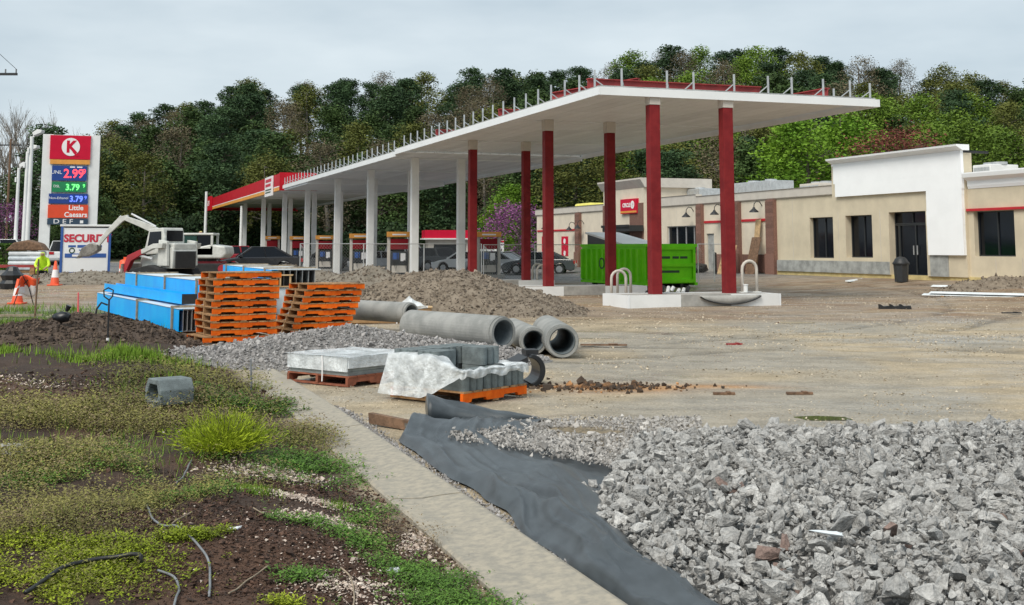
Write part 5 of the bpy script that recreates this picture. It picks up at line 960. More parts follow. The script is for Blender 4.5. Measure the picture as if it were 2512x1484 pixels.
# ================================================================== CONCRETE PIPES
def cpipe(c, rz, L_, ro, label, z=0, tilt=0):
    o = thing('concrete_pipe', (c[0], c[1], z), rz, label, 'concrete pipe', 'concrete pipes'); n = 36; ri = ro * .76
    def ringp(r): return [(r * math.cos(2 * PI * k / n), ro + r * math.sin(2 * PI * k / n)) for k in range(n)]
    MB().ring(ringp(ro), ringp(ri), .06, L_, 'x').build('barrel', 'pipe', o, smooth=False, bevel=.008); MB().ring(ringp(ro * .93), ringp(ri * 1.02), 0, .062, 'x').build('spigot', 'pipe', o)
    MB().ring(ringp(ri - .001), ringp(ri - .012), .01, L_ - .01, 'x').build('bore', 'pipe_in', o, smooth=True); return o
c = gp(1379, 881); cpipe((c.x, c.y), R(94), 2.45, .262, 'concrete pipe at the right end of the pipe group', g1(c.x, c.y))
cpipe((.345, 19.0), R(98), 2.45, .222, 'narrower concrete pipe, middle one of the three open ends', g1(.345, 19))
cpipe((-.13, 18.85), R(130), 2.5, .262, 'largest concrete pipe lying across behind the gravel heap', .11)
c = gp(1008, 815); cpipe((c.x, c.y), R(138), 2.0, .21, 'small concrete pipe half buried behind the gravel heap at left', .18)
p = gp(960, 793); o = thing('wrapped_board_bundle', (p.x, p.y, g1(p.x, p.y)), R(4), 'long bundle of boards in brown wrap in front of the dirt mound', 'board bundle'); box('boards', (-1.0, .9, 0, .5, 0, .34), 'cardboard', o, bevel=.02); box('lid_board', (-1.02, .92, -.02, .52, .342, .37), 'ply', o); box('strap', (.1, .13, -.025, .0, 0, .375), 'sign_white', o)
m = MB(); n = 12
for i in range(n + 1):
    for j in range(n + 1): u, v = i / n - .5, j / n - .5; m.v.append((u * .8, v * .5, max(-.05, .22 - 1.5 * abs(u + .1 * v) * (1 + .6 * math.sin(v * 9))) * (1 - 2.5 * v * v) + .10 * float(fbm(u * 7 + 30, v * 7, 1, 2))))
m.f = [(i * (n + 1) + j, (i + 1) * (n + 1) + j, (i + 1) * (n + 1) + j + 1, i * (n + 1) + j + 1) for i in range(n) for j in range(n)]
p = gp(1003, 797); o = thing('plastic_sheet', (p.x, p.y, .38), 0, 'crumpled clear plastic sheet on top of the pipe group', 'plastic sheet'); m.build('sheet', 'wrap', o)

# ================================================================== BLOCK PALLETS
def scallop_block(w_=.335, d=.31, h=.2):
    pts = []; n = 18
    for k in range(n + 1):
        t = k / n; x_ = -w_ / 2 + w_ * t; pts.append((x_, -d / 2 - .035 * abs(math.sin(t * PI * 3)) ** .6))
    pts += [(w_ / 2 - .02, d / 2), (-w_ / 2 + .02, d / 2)]; return MB().prism(pts, 0, h, 'z')
BLK = [scallop_block().mesh('block'), scallop_block(.32, .3).mesh('block')]
for b_ in BLK: b_.materials.append(MT['block'])
c = gp(1135, 997); PR = R(50.8); pz = g1(c.x, c.y) + .01
pf = copy_tree(PW); pf.location = (c.x, c.y, pz); pf.rotation_euler = (0, 0, PR); pf.scale = (.92, 1.06, 1.1); tag(pf, 'orange pallet under the shrink wrapped grey blocks', 'pallet', 'pallets carrying blocks')
PMX = Matrix.Translation((c.x, c.y, pz + .137)) @ Matrix.Rotation(PR, 4, 'Z')
def blk(x_, y_, z, r, lab):
    o = bpy.data.objects.new('concrete_block', random.choice(BLK)); COL.objects.link(o); o.matrix_world = PMX @ Matrix.Translation((x_, y_, z)) @ Matrix.Rotation(r, 4, 'Z'); tag(o, lab, 'concrete block', 'grey blocks on the wrapped pallet')
HB = .205
for i in range(3):
    for j in range(3):
        if i == 1 and j == 1: continue
        rz_ = 0 if j == 0 else -PI / 2 if i == 0 else PI / 2 if i == 2 else PI
        front = (j == 0 or i == 0)
        blk(.19 + i * .36, .19 + j * .36, 0, rz_, 'grey scalloped block in the lower layer on the orange pallet')
for i, j in ((0, 2), (1, 2), (2, 2), (2, 1), (0, 1.02)): blk(.19 + i * .36, .19 + j * .36, HB, -PI / 2 if i == 0 else 0, 'grey scalloped block in the upper layer at the back of the wrapped pallet')
# shrink wrap pulled down round the blocks
def drape():
    path = [(-.02, 1.12), (-.05, .75), (-.06, .35), (-.06, .0), (.0, -.07), (.35, -.05), (.7, -.05), (1.02, -.06), (1.14, .1), (1.15, .5)]; P2 = []
    for k in range(len(path) - 1):
        for t in np.linspace(0, 1, 7, endpoint=False): P2.append((path[k][0] * (1 - t) + path[k + 1][0] * t, path[k][1] * (1 - t) + path[k + 1][1] * t))
    P2.append(path[-1]); n = len(P2); m = MB(); rows = 12
    for i, (x_, y_) in enumerate(P2):
        s = i / (n - 1); cxx, cyy = .55, .52; ix, iy = cxx - x_, cyy - y_; q = math.hypot(ix, iy); ix, iy = ix / q, iy / q
        low = .04 if s < .18 else .04 + (s - .18) / .15 * .24 if s < .33 else .285 + .02 * math.sin(s * 47) if s < .86 else .285 - (s - .86) * 1.6
        flare = .09 * max(0, 1 - s / .32); high = .50 if s < .2 else .50 - (s - .2) / .14 * .135 if s < .34 else .365
        for j in range(rows + 1):
            t = j / rows
            if t < .4: tt = t / .4; inn = .22 * (1 - tt); z = high - (.02 if s > .3 else 0) * (1 - tt) + .012 * math.sin(i * .9 + j)
            else: tt = (t - .4) / .6; inn = -.015 - flare * tt; z = high + (low - high) * tt
            w_ = .016 * math.sin(i * 1.7 + j * .35) + .02 * (float(vnoise(i * .35, j * .5, 1, 8)) - .5); m.v.append((x_ + ix * (inn + w_), y_ + iy * (inn + w_), z + .015 * (float(vnoise(i * .5, j * .4, 1, 5)) - .5)))
    for i in range(n - 1):
        for j in range(rows): m.f.append((i * (rows + 1) + j, (i + 1) * (rows + 1) + j, (i + 1) * (rows + 1) + j + 1, i * (rows + 1) + j + 1))
    o = thing('shrink_wrap', (0, 0, 0), 0, 'white shrink wrap draped around the pallet of grey blocks', 'plastic wrap'); o.matrix_world = PMX @ Matrix.Translation((0, 0, -.13)); m.build('wrap_sheet', 'wrap', o, smooth=True)
drape()
# left pallet with flat wrapped slabs
c2 = gp(852, 953); PR2 = R(52); z2_ = g1(c2.x, c2.y) + .005
pl = pallet(1.1, 1.1, 'wood_r', 'wood_r'); pl.location = (c2.x, c2.y, z2_); pl.rotation_euler = (0, 0, PR2); tag(pl, 'dark reddish pallet under the flat wrapped slabs', 'pallet', 'pallets carrying blocks')
o = thing('wrapped_slabs', (c2.x, c2.y, z2_ + .126), PR2, 'stack of thin grey slabs wrapped in white plastic on a reddish pallet', 'paving slabs')
for k in range(4): MB().box(.03, 1.1, .03, 1.08, k * .05, k * .05 + .046).build('slab', 'block2', o)
m = MB(); n = 16
for i in range(n + 1):
    for j in range(n + 1): m.v.append((-.02 + 1.17 * i / n, -.0 + 1.13 * j / n, .21 + .035 * float(fbm(i * .3, j * .3, 1, 12))))
m.f = [(i * (n + 1) + j, (i + 1) * (n + 1) + j, (i + 1) * (n + 1) + j + 1, i * (n + 1) + j + 1) for i in range(n) for j in range(n)]
m.build('top_wrap', 'wrap', o, smooth=True); MB().box(.0, .02, .02, 1.1, .05, .225).box(.02, 1.12, .0, .02, .09, .225).build('side_wrap', 'wrap', o)
MB().tube([(-.01, .45, .23), (-.02, .43, .12), (-.05, .4, -.08)], .008, 5).build('strap', 'sign_white', o)
# black excavator bucket lying on its side
p = gp(1288, 945); o = thing('bucket_attachment', (p.x, p.y, g1(p.x, p.y)), R(12), 'black toothed excavator bucket lying behind the wrapped blocks', 'bucket')
arc = [(.18 * math.cos(t) * 1.0 + .02, .2 + .2 * math.sin(t)) for t in np.linspace(-1.45, 1.55, 14)]; arc_in = [((x_ - .02) * .74 + .0, .2 + (z - .2) * .76) for x_, z in arc]
MB().prism(arc + arc_in[::-1], -.25, .25).build('shell', 'tarp', o, bevel=.01)
MB().prism([(-.03, .37), (-.3, .24), (-.34, .2), (-.3, .19), (-.02, .31)], -.26, .26).build('upper_lip', 'black', o); MB().prism([(-.01, .0), (-.22, .0), (-.24, .03), (-.02, .05)], -.26, .26).build('lower_lip', 'black', o)
for k in range(5): MB().prism([(-.2, .03), (-.225, .10), (-.25, .03)], -.24 + k * .11, -.19 + k * .11).build('tooth', 'black', o)
MB().box(-.02, .14, -.12, .12, .38, .44).build('mounting_ear', 'black', o)

# ================================================================== KERB STRIP
kb = thing('concrete_kerb', (0, 0, 0), 0, 'weathered concrete kerb strip running diagonally beside the planting bed', 'kerb')
mk = M('kerb_concrete', (.27, .25, .21), .85, 0, 16, .1, 160, col2=(.39, .345, .27), det=12)
y0 = -1.0; segs = []
while y0 < 18.4: segs.append((y0, min(y0 + 3.02, 18.6))); y0 += 3.05
for ya, yb in segs:
    m = MB(); n = 14; prof = [(-.58, -.2), (-.58, .02), (-.56, .035), (-.36, .04), (-.24, .06), (-.11, .075), (-.08, .065), (-.07, .045), (-.068, -.2)]
    for k in range(n + 1):
        y_ = ya + (yb - ya) * k / n; sink = -.055 * float(sst(12, 18, y_)); wob = .015 * (float(vnoise(y_ * 2, 3, 1, 4)) - .5)
        for a, z in prof: m.v.append((kerb_x(y_) + a + wob * (1 if a > -.05 else 0), y_, z + sink))
    q = len(prof)
    for k in range(n):
        for j in range(q - 1): m.f.append((k * q + j, k * q + j + 1, (k + 1) * q + j + 1, (k + 1) * q + j))
    m.f += [tuple(range(q)), tuple(n * q + j for j in range(q))]; m.build('kerb_section', mk, kb)

# ================================================================== SILT FABRIC
LE = [gp(q[0] - 26, q[1]) for q in ((1030, 1042), (1006, 1088), (1042, 1120), (1137, 1182), (1205, 1214), (1260, 1257), (1320, 1319), (1408, 1389), (1486, 1456), (1600, 1540), (1900, 1800))]
RE = [gp(*q) for q in ((1330, 1044), (1290, 1075), (1450, 1110), (1540, 1165), (1570, 1210), (1590, 1260), (1620, 1330), (1690, 1400), (1800, 1484), (2000, 1600), (2500, 1900))]
ns, ntt = 170, 90
FL = sorted([gp(*q) for q in ((1230, 1190), (1300, 1228), (1370, 1270), (1440, 1320), (1500, 1370), (1600, 1430), (1690, 1484), (1900, 1640))], key=lambda q: q.y); FY = [q.y for q in FL]; FX = [q.x for q in FL]
def lerp_poly(P, s): f = s * (len(P) - 1); i = min(int(f), len(P) - 2); return P[i].lerp(P[i + 1], f - i)
m = MB(); V_ = np.zeros((ns + 1, ntt + 1, 3))
for i in range(ns + 1):
    s = i / ns; a, b_ = lerp_poly(LE, s), lerp_poly(RE, s); wd = (b_ - a).length
    for j in range(ntt + 1):
        t = j / ntt; q = a.lerp(b_, t); z = .03
        tr = .30 + .10 * math.sin(s * 5); z += .05 * math.exp(-((t - tr) * wd / .10) ** 2) * float(sst(.25, .5, s)) * (.75 + .5 * float(vnoise(s * 9, 1, 1, 3)))
        z += .04 * math.exp(-((t - tr - .22) * wd / .14) ** 2) * float(sst(.2, .35, s)); z += .025 * math.exp(-((t - .08) * wd / .06) ** 2) * (.4 + float(vnoise(s * 14, 2, 1, 5)))
        rn = float(vnoise(t * wd * 5 + s * 3, s * 5 - t * wd, 1, 31)); z += .045 * (1 - abs(2 * rn - 1)) ** 3 + .02 * (1 - abs(2 * float(vnoise(t * wd * 11 + s * 9, s * 8, 1, 33)) - 1)) ** 2
        sdv = float(np.interp(q.y, FY, FX)) - q.x; z += .05 * float(sst(.03, -.025, sdv)) * float(sst(9.6, 8.2, q.y)) + .05 * math.exp(-((sdv - .12) / .06) ** 2) * float(sst(9.6, 8.2, q.y))
        z += (.11 * math.exp(-((s - .055) / .03) ** 2) * (.55 + .8 * float(vnoise(t * 7, .3, 1, 9))) * (1 - t) ** .5)
        fr_ = (t * wd * 4.2 + 1.3 * float(vnoise(s * 6, t * 3, 1, 61)) + s * 2) % 1; z += .028 * max(0, 1 - 5 * abs(fr_ - .5)) * float(vnoise(s * 11 + 3, t * 4, 1, 63)) * float(sst(0, .1, t))
        z = .012 + (z - .012) * float(sst(-.02, .05, t)) * 1.0 if t < .05 else z
        z = .012 + (z - .012) * (1 - .9 * float(sst(.5, .85, t)) * float(sst(.12, .25, s)))
        V_[i, j] = (q.x + .02 * math.sin(s * 40 + t * 3), q.y + .02 * math.sin(t * 11 + s * 9), z)
I = np.arange((ns + 1) * (ntt + 1)).reshape(ns + 1, ntt + 1)
VF = V_.reshape(-1, 3); VF[:, 2] = np.maximum(VF[:, 2], 0.012) + gz(VF[:, 0], VF[:, 1]); FABRIC = V_
fabm = M('woven_silt_fabric', (.036, .043, .048), .32, .2, 5, .25, 260, spec=.6, col2=(.064, .076, .084))
tag(link('silt_fabric', npmesh('silt_fabric', VF, np.stack([I[:-1, :-1], I[1:, :-1], I[1:, 1:], I[:-1, 1:]], -1).reshape(-1, 4)), fabm, smooth=True), 'sheet of black woven silt fabric lying beside the kerb', 'fabric')
# rolled spare end of the fabric
p = gp(1060, 1042); o = thing('fabric_roll', (p.x, p.y, g1(p.x, p.y)), R(9), 'bunched roll of black silt fabric at the top end of the sheet', 'fabric'); m = MB(); na, nl = 20, 36
for i in range(nl + 1):
    s = i / nl; L_ = 1.25 * s; rad = .12 * (1 - .97 * s) * (1.1 + .3 * float(vnoise(s * 6, 0, 1, 2)))
    for k in range(na): a = 2 * PI * k / na; rr_ = rad * (1 + .5 * (float(vnoise(math.cos(a) * 2 + 5, math.sin(a) * 2 + s * 5, 1, 7)) - .4)); m.v.append((L_ - .05, .04 * math.sin(s * 8) + rr_ * 1.35 * math.cos(a), max(.005, rad * .8 + rr_ * math.sin(a))))
for i in range(nl):
    for k in range(na): m.f.append((i * na + k, i * na + (k + 1) % na, (i + 1) * na + (k + 1) % na, (i + 1) * na + k))
m.f.append(tuple(range(na))); m.build('roll', fabm, o, smooth=True)
# timber by the fabric
p = gp(1022, 1060); o = thing('timber_board', (p.x, p.y, g1(p.x, p.y)), R(140), 'weathered brown timber board beside the bunched fabric', 'timber'); MB().prism([(0, 0), (.62, .02), (.63, .12), (0, .09)], -.03, .03).build('board', 'wood_d', o, bevel=.004); MB().box(.1, .13, -.032, .032, .03, .07).build('nail_plate', 'steel', o)

# ================================================================== RIPRAP AND SMALL GRAVEL
BL = [gp(*q) for q in ((2250, 1900), (1910, 1640), (1725, 1484), (1610, 1420), (1560, 1370), (1485, 1320), (1465, 1280), (1490, 1215), (1500, 1160), (1560, 1120))]
by = [q.y for q in BL]; bx = [q.x for q in BL]
def ins(x, y, pad=0):
    xl = np.interp(y, by, bx) + .12 * (fbm(x, y, .6, 51) - .5); yb = 10.35 + .35 * (fbm(x, y, 1.2, 53) - .5) + .12 * np.clip(x - 1.5, 0, 3)
    return np.minimum(np.minimum(x - xl, (yb - y) * .8), np.minimum(y - 2.2, 9.5 - x))
def hb(x, y): e = ins(x, y); return (.06 + .19 * sst(0, .9, e)) * sst(-.02, .05, e) * (.8 + .4 * fbm(x, y, 1.1, 57)) + gz(x, y)
rp = thing('riprap_bed', (0, 0, 0), 0, 'bed of broken grey riprap stones filling the lower right', 'stone pile')
gx_ = np.linspace(.3, 9.8, 130); gy_ = np.linspace(2, 11.2, 130); XX, YY = np.meshgrid(gx_, gy_); E_ = ins(XX, YY); Z_ = np.where(E_ > 0, hb(XX, YY) - .02, gz(XX, YY) - .05)
I = np.arange(XX.size).reshape(XX.shape); link('base_fill', npmesh('base_fill', np.stack([XX.ravel(), YY.ravel(), Z_.ravel()], 1), np.stack([I[:-1, :-1], I[:-1, 1:], I[1:, 1:], I[1:, :-1]], -1).reshape(-1, 4)), M('riprap_base', (.12, .118, .114), .95, .3, 12, .6, 25), rp)
P = []; S = []
sp_ = .041; gxx, gyy = np.meshgrid(np.arange(.4, 9.6, sp_), np.arange(2.2, 11, sp_)); gxx = gxx.ravel() + RNG.uniform(-.04, .04, gxx.size); gyy = gyy.ravel() + RNG.uniform(-.04, .04, gyy.size)
for layer in range(2):
    xx = gxx + (layer * .035); yy = gyy + layer * .03; e = ins(xx, yy); k = (e > .0 - .04 * layer) & (xx < .52 * yy + 1.6) & (RNG.random(len(xx)) < (.95 if layer == 0 else .55)); xx, yy = xx[k], yy[k]
    s = .043 * np.exp(RNG.normal(0, .5, len(xx))) * (1.0 if layer == 0 else 1.15); s = np.clip(s, .03, .2); P.append(np.stack([xx, yy, hb(xx, yy) + s * .18 + layer * .045], 1)); S.append(s)
P = np.concatenate(P); S = np.concatenate(S)
for q in ((1430, 1225, .11), (1440, 1228, .07), (1455, 1215, .1), (1470, 1235, .1), (1500, 1230, .12), (1478, 1300, .10), (1535, 1290, .22), (1520, 1325, .17), (1545, 1335, .09), (1585, 1395, .1), (1460, 1240, .1), (1418, 1230, .06)):
    w_ = gp(q[0], q[1]); P = np.concatenate([P, [[w_.x, w_.y, g1(w_.x, w_.y) + .05 + q[2] * .3]]]); S = np.concatenate([S, [q[2]]])
big = S / P[:, 1] * ((np.abs(P[:, 0] / P[:, 1] - .2) < .25) & (P[:, 1] > 5.5)); order = np.argsort(-big); top, rest = order[:300], order[300:]
SM = []
for i, (v, f) in enumerate(STONE):
    me = npmesh('stone', v, f); me.materials.append(redrock if i == 5 else riprap); SM.append(me)
Q = rot3(300)
for k, i in enumerate(top):
    o = bpy.data.objects.new('stone', SM[5] if random.random() < .03 else SM[random.choice([j for j in range(24) if j != 5])]); COL.objects.link(o); o.parent = rp; o.matrix_local = Matrix.Translation(P[i]) @ Matrix([list(r_) for r_ in Q[k]]).to_4x4() @ Matrix.Scale(S[i], 4)
tag(link('stone_fill', npmesh('stone_fill', *scatter(STONE, P[rest], S[rest])), riprap, rp), kind='stuff')
# fines and chips lodged between the stones
n = 7000; xx = RNG.uniform(.4, 6, n); yy = RNG.uniform(4.5, 10.6, n); k = (ins(xx, yy) > -.05) & (xx < .5 * yy + .6); xx, yy = xx[k], yy[k]; s = .022 * np.exp(RNG.normal(0, .4, len(xx)))
tag(link('stone_chips', npmesh('stone_chips', *scatter(PEB, np.stack([xx, yy, hb(xx, yy) + RNG.uniform(.0, .05, len(xx))], 1), s)), riprap, rp), kind='stuff')
# small crushed gravel over the fabric
n = 15000; px_ = RNG.uniform(1080, 1720, n); py_ = RNG.uniform(1035, 1175, n); lo = np.interp(px_, [1080, 1110, 1250, 1400, 1520, 1720], [1062, 1085, 1118, 1142, 1170, 1190]); hi = np.interp(px_, [1080, 1250, 1400, 1560, 1720], [1056, 1044, 1040, 1036, 1032])
k = (py_ < lo + RNG.normal(0, 6, n)) & (py_ > hi + RNG.normal(0, 5, n)) & ~(((px_ - 1440) / 95) ** 2 + ((py_ - 1075 - (px_ - 1440) * .06) / 9) ** 2 < 1) & ~(((px_ - 1580) / 50) ** 2 + ((py_ - 1033) / 8) ** 2 < 1)
GQ = np.array([gp(a, b) for a, b in zip(px_[k], py_[k])]); s = .027 * np.exp(RNG.normal(0, .4, len(GQ))); GQ[:, 2] = gz(GQ[:, 0], GQ[:, 1]) + .045 + s * .25 + .04 * fbm(GQ[:, 0], GQ[:, 1], .5, 3) * sst(1040, 1080, py_[k])
gr = thing('gravel_patch', (0, 0, 0), 0, 'patch of small pale crushed gravel spilled across the black fabric', 'gravel'); tag(link('gravel_stone', npmesh('gravel_stone', *scatter(PEB, GQ, s)), M('pale_gravel', (.27, .255, .24), .9, 0, 9, .3, 40, col2=(.42, .40, .375), isl=.4), gr), kind='stuff')
# loose pebbles over the lot
n = 52000; yy = np.exp(RNG.uniform(math.log(6), math.log(44), n)); bb = RNG.uniform(-.46, .5, n); xx = bb * yy; k = ((xx > kerb_x(yy) + .03) | (yy > 30 - 3 * RNG.random(n))) & (ins(xx, yy) < -.05); xx, yy = xx[k], yy[k]; s = .0014 * yy * np.exp(RNG.normal(0, .45, len(xx))) * (.55 + .5 * (fbm(xx, yy, 1.5, 61) > .55)); s = np.clip(s, .008, .07)
tag(link('lot_gravel', npmesh('lot_gravel', *scatter(PEB[:3], np.stack([xx, yy, gz(xx, yy) + s * .12], 1), s, .7)), M('lot_pebbles', (.34, .28, .2), .9, 0, 9, 0, col2=(.55, .48, .37), isl=.35)), 'loose pale gravel strewn over the muddy lot', 'gravel', kind='stuff')
# grit in the gap between kerb and fabric
n = 3500; yy = RNG.uniform(5.3, 13, n); xx = kerb_x(yy) + np.abs(RNG.normal(0, .06, n)) - .05; s = .022 * np.exp(RNG.normal(0, .4, n)); tag(link('kerb_gravel', npmesh('kerb_gravel', *scatter(PEB, np.stack([xx, yy, gz(xx, yy) + .012], 1), s)), grav), 'line of gravel in the gap between kerb and fabric', 'gravel', kind='stuff')

# ================================================================== PLANTING BED
def ell(px, py, rx, ry, n):
    c = gp(px, py, .1); a = RNG.normal(0, .55, (n, 2)); xx = c.x + a[:, 0] * rx; yy = c.y + a[:, 1] * ry; k = (xx < kerb_x(yy) - .5 + .12 * vnoise(xx, yy, .2, 3)) & (yy > 3.5); return xx[k], yy[k]
def leaves(name, label, mat, patches, per, size, rad, hgt, cat='weeds', up=.35, thr=.47):
    X = []; Y = []
    for px, py, rx, ry, n in patches: a, b = ell(px, py, rx, ry, n); X.append(a); Y.append(b)
    X = np.concatenate(X); Y = np.concatenate(Y); k = (.6 * fbm(X, Y, .45, 71, 3) + .4 * fbm(X, Y, 1.1, 72, 2)) + RNG.normal(0, .045, len(X)) > thr; X, Y = X[k], Y[k]; n = len(X); sc = np.clip(Y / 8, .8, 2.2) * RNG.uniform(.6, 1.35, n)
    X = np.repeat(X, per); Y = np.repeat(Y, per); sc = np.repeat(sc, per); N = len(X); a = RNG.uniform(0, 2 * PI, N); r = np.sqrt(RNG.random(N)) * rad * sc; X2 = X + r * np.cos(a); Y2 = Y + r * np.sin(a)
    Z = gz(X2, Y2) + RNG.random(N) ** 1.2 * hgt * sc + .004; U = np.stack([np.cos(a), np.sin(a), RNG.uniform(-.3, up * 2, N)], 1); W = np.stack([-np.sin(a), np.cos(a), RNG.uniform(-.5, .5, N)], 1); s = (size * sc * RNG.uniform(.6, 1.3, N))[:, None]
    tag(link(name, npmesh(name, *quads(np.stack([X2, Y2, Z], 1), U * s, W * s * .55)), mat), label, cat, kind='stuff')
def gm(name, c1, c2, isl=.4): return leaf_mat(name, c1, c2, isl, 0)
leaves('olive_weeds', 'low olive brown weeds spreading over the planting bed', gm('olive_weed', (.12, .125, .03), (.25, .225, .07)), [(260, 1060, 1.9, 1.9, 3900), (120, 1160, .9, 1.0, 1900), (380, 1180, .7, .7, 900), (330, 1240, .6, .4, 500), (90, 1340, .55, .5, 1000), (420, 940, 1.6, 1.2, 800), (120, 1020, 1.5, 1.6, 900), (700, 1000, .8, .8, 500), (780, 1060, .5, .6, 350), (200, 1270, .6, .25, 300), (60, 1450, .5, .3, 400)], 16, .0062, .06, .095, thr=.52)
leaves('green_weeds', 'patches of small green clover and weeds along the bed', gm('green_weed', (.06, .135, .02), (.14, .26, .04)), [(560, 990, .8, .5, 900), (740, 1120, .38, .45, 700), (660, 980, .7, .5, 350), (900, 1310, .22, .22, 420), (1060, 1390, .22, .22, 420), (1130, 1440, .28, .16, 450), (980, 1360, .2, .15, 200), (780, 1290, .1, .1, 60), (690, 1300, .1, .09, 70), (740, 1420, .12, .09, 110), (350, 1160, .8, .6, 500), (250, 1130, .9, .6, 400), (90, 1200, .5, .3, 300), (480, 1240, .3, .2, 150), (830, 1150, .25, .3, 200), (430, 1180, .5, .3, 250), (880, 1250, .1, .1, 60), (1180, 1470, .2, .1, 120), (950, 1220, .2, .2, 100)], 13, .0068, .042, .05, thr=.49)
leaves('lime_groundcover', 'bright yellow green ground cover creeping over dark soil', gm('lime_cover', (.17, .22, .012), (.34, .40, .03)), [(120, 1430, .55, .20, 900), (260, 1400, .3, .1, 300), (490, 1368, .2, .07, 420), (560, 1352, .08, .05, 120), (40, 1390, .3, .25, 450), (20, 1470, .5, .2, 450), (570, 1400, .06, .05, 70), (210, 1375, .3, .1, 200), (700, 1480, .08, .05, 70)], 16, .0065, .04, .045, thr=.5)
def blades(name, label, mat, patches, length, width, cat='grass'):
    X = []; Y = []
    for px, py, rx, ry, n in patches: a, b = ell(px, py, rx, ry, n); X.append(a); Y.append(b)
    X = np.concatenate(X); Y = np.concatenate(Y); k = fbm(X, Y, .7, 73, 3) + RNG.normal(0, .07, len(X)) > .44; X, Y = X[k], Y[k]; N = len(X); sc = np.clip(Y / 9, .8, 2.2) * (.5 + fbm(X, Y, .4, 74, 2)); a = RNG.uniform(0, 2 * PI, N); L_ = length * sc * RNG.uniform(.5, 1.3, N); ln = RNG.uniform(.1, .7, N); B = np.stack([X, Y, gz(X, Y) - .005], 1); W = np.stack([-np.sin(a), np.cos(a), a * 0], 1) * (width * sc)[:, None]; T = np.stack([np.cos(a) * ln, np.sin(a) * ln, np.sqrt(1 - ln ** 2)], 1) * L_[:, None]
    V_ = np.stack([B - W, B + W, B + T * .6 + W * .7 - [0, 0, 0], B + T, B + T * .6 - W * .7], 1).reshape(-1, 3); tag(link(name, npmesh(name, V_, np.arange(len(V_)).reshape(-1, 5)), mat), label, cat, kind='stuff')
blades('fresh_grass', 'bright fresh grass tufts on the planting bed', gm('fresh_grass_blade', (.085, .17, .012), (.19, .30, .03)), [(225, 876, 1.3, .75, 4200), (330, 895, .9, .45, 2600), (70, 880, 1.5, .8, 3000), (610, 1222, .16, .14, 900), (830, 1215, .08, .12, 160), (60, 755, 2.5, 1.8, 3500), (90, 800, 1.6, 1.2, 1200), (150, 835, .5, .5, 500), (870, 1250, .1, .1, 100), (300, 1120, 1.2, 1.0, 1500), (120, 1050, 1.4, 1.4, 1300), (480, 950, 1.0, .8, 900), (200, 820, 1.2, .8, 900), (700, 1060, .5, .6, 500), (60, 1300, .5, .4, 500)], .07, .0026)
blades('dry_stems', 'thin dry brownish stems standing among the weeds', gm('dry_stem', (.10, .075, .045), (.20, .15, .09)), [(260, 1060, 1.9, 1.9, 2500), (120, 1160, .9, 1.0, 900), (700, 1050, .8, .9, 500), (1000, 1330, .4, .5, 350), (500, 1300, .7, .4, 400), (850, 1420, .4, .3, 300), (1150, 1400, .12, .25, 120)], .07, .0014, 'stems')
CH = rock_protos(4, 5, .4)
def chips(name, label, mat, patches, size, cat, lift=0):
    X = []; Y = []
    for px, py, rx, ry, n in patches: a, b = ell(px, py, rx, ry, n); X.append(a); Y.append(b)
    X = np.concatenate(X); Y = np.concatenate(Y); s = size * np.clip(Y / 8, .8, 2) * np.exp(RNG.normal(0, .45, len(X))); tag(link(name, npmesh(name, *scatter(CH, np.stack([X, Y, gz(X, Y) + s * .12 + lift], 1), s, .6)), mat), label, cat, kind='stuff')
chips('pale_chips', 'pale pinkish stone chips showing through the dark soil', M('pale_chip', (.42, .32, .26), .9, 0, 20, 0, col2=(.66, .58, .5), isl=.3), [(660, 1155, .38, .25, 1300), (730, 1215, .32, .12, 1200), (790, 1270, .28, .22, 900), (850, 1430, .25, .15, 900), (1030, 1290, .12, .3, 800), (40, 950, .8, .35, 350), (900, 1370, .5, .35, 350), (1120, 1370, .15, .25, 300), (420, 1060, .5, .4, 120), (620, 1050, .4, .3, 120), (1000, 1460, .35, .15, 200), (840, 1100, .15, .4, 250), (500, 1340, 1.2, .8, 250)], .019, 'stone chips', .008)
chips('bark_mulch', 'dark brown bark mulch and crumbs of soil over the bed', M('mulch_chip', (.030, .018, .013), .95, 0, 20, 0, col2=(.11, .06, .04), isl=.5), [(600, 1330, 1.5, .8, 9000), (300, 1300, 1.3, .5, 4500), (850, 1400, .9, .6, 6000), (150, 1310, .8, .4, 2000), (700, 1190, .8, .6, 4000), (300, 950, 2.2, 1.2, 2500), (950, 1300, .4, .7, 2500), (220, 800, 1.6, 1.0, 9000), (500, 1440, 1.3, .3, 4000), (650, 960, .9, .5, 1000)], .024, 'mulch')
# bright feathery shrub
p = gp(545, 1118, .12); sh = thing('lime_shrub', (p.x, p.y, g1(p.x, p.y) - .01), 0, 'feathery bright lime green shrub in the middle of the bed', 'shrub'); sh.scale = (.82, .82, .92); n = 11000; a = RNG.uniform(0, 2 * PI, n); el = np.arccos(RNG.uniform(.25, .99, n)); L_ = RNG.uniform(.2, .44, n) * (.8 + .5 * vnoise(np.cos(a) * 2 + 4, np.sin(a) * 2 + el * 2, .7, 6)); D = np.stack([np.cos(a) * np.sin(el) * 1.15, np.sin(a) * np.sin(el), np.cos(el) * .88 + .05], 1); base = np.stack([RNG.normal(0, .1, n), RNG.normal(0, .08, n), RNG.uniform(0, .05, n)], 1); st_ = RNG.uniform(.25, .95, n)[:, None]; Pm = base + D * L_[:, None] * st_; U = D * .018 + unit(n) * .010; W = np.cross(D, unit(n)) * .0036
link('foliage', npmesh('foliage', *quads(Pm, U, W)), gm('feathery_leaf', (.17, .24, .008), (.40, .48, .03)), sh)
m = MB()
